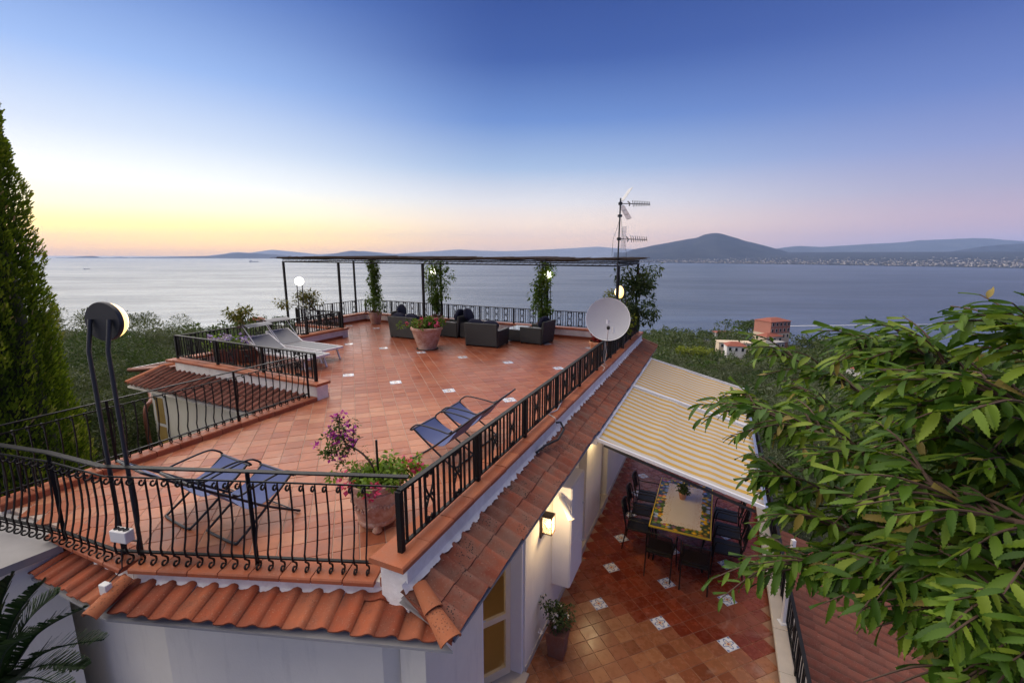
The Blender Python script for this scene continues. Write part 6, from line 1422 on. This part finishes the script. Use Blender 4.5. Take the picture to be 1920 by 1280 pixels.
me = scatter_mesh('woodland', T_QUAD, F_QUAD, PP, dd + unit(n) * .6, unit(n) + np.array([0, 0, .8]), np.stack([L_ * .7, L_, L_], 1), tint, G_WOOD)
wd_ = mesh_obj('woodland', me); tag(wd_, 'dark evergreen wood covering the far part of the slope', 'wood', kind='stuff')
# flat-topped pines and other single trees on the skyline
def umbrella(label, px_, py_, D, h, wd, group='umbrella pines on the skyline'):
    global RNG
    r = ray(px_, py_); f = D / math.hypot(r.x, r.y); top = Vector((0, 0, 2.5)) + r * f; rt = empty('umbrella_pine', (top.x, top.y, top.z - h), label=label, cat='tree', group=group)
    m = MB(); m.tube([(0, 0, -2), (.1, 0, h * .5), (0, 0, h * .85)], [h * .03, h * .025, h * .015], 6)
    for k in range(5): m.tube([(0, 0, h * .55), (math.cos(k * 1.26) * wd * .35, math.sin(k * 1.26) * wd * .35, h * .85)], h * .012, 5)
    m.build('trunk', M_BARK, rt); cs = [(RNG.normal(0, wd * .24), RNG.normal(0, wd * .24), h * .9 + RNG.normal(0, h * .03)) for _ in range(34)]
    leaf_cloud('crown', cs, [wd * .11] * 34, 40, wd * .06, .5, G_DARK, rt, flat=.55, droop=-.3)
umbrella('broad umbrella pine left of the red villa', 1403, 606, 330, 9, 24); umbrella('flat wide pine right of the red villa', 1612, 634, 390, 8, 30); umbrella('small dark round pine above the yellow green bush', 1326, 622, 325, 7, 8); umbrella('layered cedar standing alone against the sea', 1782, 655, 560, 11, 20)
umbrella('tiny umbrella pine on the left headland seen under the lamp', 525, 594, 430, 9, 12); umbrella('second small pine at the right end of the skyline', 1712, 658, 520, 7, 12)
for px_, py_, D, h, lb in ((1292, 645, 200, 7, 'bright yellow green tree on the right slope'), (1320, 650, 210, 6, 'yellow green bush beside the bright tree on the slope'), (1770, 690, 160, 9, 'bushy green tree behind the chestnut leaves'), (1850, 682, 150, 9, 'green tree at the right end behind the chestnut')):
    r = ray(px_, py_); f = D / math.hypot(r.x, r.y); top = Vector((0, 0, 2.5)) + r * f; tree(lb, top.x, top.y, top.z - h, h, cro[5] if 'yellow' in lb else cro[4], 'single bright trees on the right slope', wx=1.4)
# ------------------------------------------------------------------ houses on the slope
M_RED = simple('red_render', (.42, .18, .13), .85); M_CRM = simple('cream_render', (.62, .50, .36), .85); M_WHT = simple('white_render', (.68, .66, .64), .85); M_GRY = simple('grey_render', (.36, .35, .34), .85); M_WIN = simple('dark_window', (.02, .025, .03), .15); M_RRF = simple('red_roof', (.26, .075, .045), .85)
def house(label, px_, pyb, D, w_, d, h, rz, wall, roof, rows=2, cols=4, hip=2.0, z=None, band=None):
    """house whose front-foot centre shows at (px_, pyb) at distance D"""
    r = ray(px_, pyb); f = D / math.hypot(r.x, r.y); q = Vector((0, 0, 2.5)) + r * f; rt = empty('house', q, R_(rz), label=label, cat='house')
    MB().box((0, d / 2, h / 2 - 6), (w_, d, h + 12)).build('wall', wall, rt)
    m = MB(); e = .5
    if hip: slabs(m, [(-w_ / 2 - e, -e, h + .02), (w_ / 2 + e, -e, h + .02), (w_ / 2 + e, d + e, h + .02), (-w_ / 2 - e, d + e, h + .02)], [(-w_ * .2, d * .4, h + hip), (w_ * .2, d * .4, h + hip), (w_ * .2, d * .6, h + hip), (-w_ * .2, d * .6, h + hip)])
    else: m.box((0, d / 2, h + .2), (w_ + .5, d + .5, .4))
    m.build('roof', roof, rt)
    for i in range(rows):
        zc = h * (i + .55) / rows
        if band and i == 0: MB().box((0, d / 2, h / rows * .5 - 1), (w_ + .14, d + .14, h / rows + 2)).build('base_storey', band, rt)
        for j in range(cols):
            x = w_ * ((j + .5) / cols - .5); wo_ = MB().box((x, -.06, zc), (w_ / cols * .5, .16, h / rows * .58)).build('window', M_WHT, rt); pn = MB().box((x, -.16, zc), (w_ / cols * .38, .08, h / rows * .50)).build('pane', M_WIN); pn.parent = wo_
        for j in range(max(2, cols // 2)):
            y = d * ((j + .5) / max(2, cols // 2)); MB().box((w_ / 2 + .05, y, zc), (.12, 1.3, h / rows * .5)).build('window', M_WIN, rt)
    return rt
house('big red and cream villa on the ridge above the sea', 1461, 636, 292, 14.5, 11, 10.0, 20, M_RED, M_RRF, 3, 5, 1.6, band=M_CRM)
house('cream lower wing with red roof in front of the villa', 1451, 646, 284, 11, 7, 4.5, 16, M_CRM, M_RRF, 1, 3, 1.4); house('small grey flat-roofed house below the villa', 1462, 655, 278, 6.5, 6, 3.6, 20, M_GRY, M_GRY, 1, 2, 0)
house('white house with a red tiled roof among the trees', 1380, 662, 228, 8, 7, 3.2, -14, M_WHT, M_RRF, 1, 3, 1.5); house('long cream flat-roofed house behind the white one', 1378, 654, 245, 15, 6, 2.8, -10, M_CRM, M_CRM, 1, 5, 0)
house('pale house by the pines at the shore edge', 1358, 632, 325, 11, 6, 3.0, 0, M_WHT, M_RRF, 1, 3, .8); house('white house glimpsed above the chestnut leaves', 1628, 648, 370, 6, 5, 3.4, 10, M_WHT, M_WHT, 1, 2, 0); house('long white building at the far right of the slope', 1735, 668, 520, 34, 8, 3.4, 4, M_WHT, M_WHT, 1, 7, 0)
house('small white house low on the slope behind the leaves', 1632, 712, 200, 8, 6, 3.4, 12, M_WHT, M_RRF, 1, 3, 1.2); house('pale house behind the chestnut, right of centre', 1690, 704, 230, 8, 6, 3.2, -8, M_CRM, M_WHT, 1, 3, 0); house('white corner of a house deep between the chestnut boughs', 1545, 838, 70, 3.2, 3, 2.0, 20, M_WHT, M_WHT, 1, 2, 0)
house('stone house on the left headland crest', 483, 612, 410, 11, 8, 5, 30, M_CRM, M_RRF, 1, 3, 2.0)
# boats far out on the bay
def ship(label, px_, py_, L_):
    q = on_z(px_, py_, SEA); rt = empty('ship', q, R_(8), label=label, cat='ship'); h = L_ * .06
    m = MB(); m.add([(-L_ / 2, -h, 0), (L_ / 2 * .85, -h, 0), (L_ / 2, 0, 0), (L_ / 2 * .85, h, 0), (-L_ / 2, h, 0), (-L_ / 2, -h, h), (L_ / 2 * .9, -h, h), (L_ / 2 * 1.04, 0, h * 1.15), (L_ / 2 * .9, h, h), (-L_ / 2, h, h)], [(4, 3, 2, 1, 0), (5, 6, 7, 8, 9), (0, 1, 6, 5), (1, 2, 7, 6), (2, 3, 8, 7), (3, 4, 9, 8), (4, 0, 5, 9)]); m.build('hull', M_GREYMET, rt)
    MB().box((-L_ * .36, 0, h * 1.8), (L_ * .16, h * 1.6, h * 1.6)).build('bridge', M_WHT, rt)
ship('cargo ship far out near the left lamp', 476, 491, 210); ship('tiny boat far out at the left', 163, 504.5, 70)

q0 = on_z(1835, 607, SEA); q1 = on_z(1470, 611, SEA); bt_ = empty('motor_boat', q0, math.atan2(q0.y - q1.y, q0.x - q1.x), label='small motor boat drawing a long white wake at the right', cat='boat')
m = MB(); m.add([(-5, -1.6, 0), (3, -1.6, 0), (6, 0, .4), (3, 1.6, 0), (-5, 1.6, 0), (-5, -1.8, 1.4), (3, -1.8, 1.6), (7, 0, 2.0), (3, 1.8, 1.6), (-5, 1.8, 1.4)], [(4, 3, 2, 1, 0), (5, 6, 7, 8, 9), (0, 1, 6, 5), (1, 2, 7, 6), (2, 3, 8, 7), (3, 4, 9, 8), (4, 0, 5, 9)]); m.build('hull', M_WHT, bt_)
L_ = (q0 - q1).length; m = MB(); m.grid([[(-6 - (L_ - 6) * k / 30, -1 - .10 * k, .15) for k in range(31)], [(-6 - (L_ - 6) * k / 30, 1 + .10 * k, .15) for k in range(31)]]); m.build('wake', simple('foam', (.55, .56, .58), .8), bt_)

# ================================================================== HAZE
bh = bpy.data.materials.new('haze_air'); bh.use_nodes = True; hn = bh.node_tree; hn.nodes.clear()
ho = hn.nodes.new('ShaderNodeOutputMaterial'); hv = hn.nodes.new('ShaderNodeVolumePrincipled')
hv.inputs['Color'].default_value = (.45, .62, 1.0, 1); hv.inputs['Density'].default_value = 2.1e-5; hv.inputs['Anisotropy'].default_value = 0.0
hn.links.new(hv.outputs[0], ho.inputs['Volume'])
hz = MB().box((0, 17000, (SEA - 1 + 1500) / 2), (120000, 40000, 1500 - (SEA - 1))).build('haze', bh)
tag(hz, kind='stuff', label='thin blue haze over the bay')
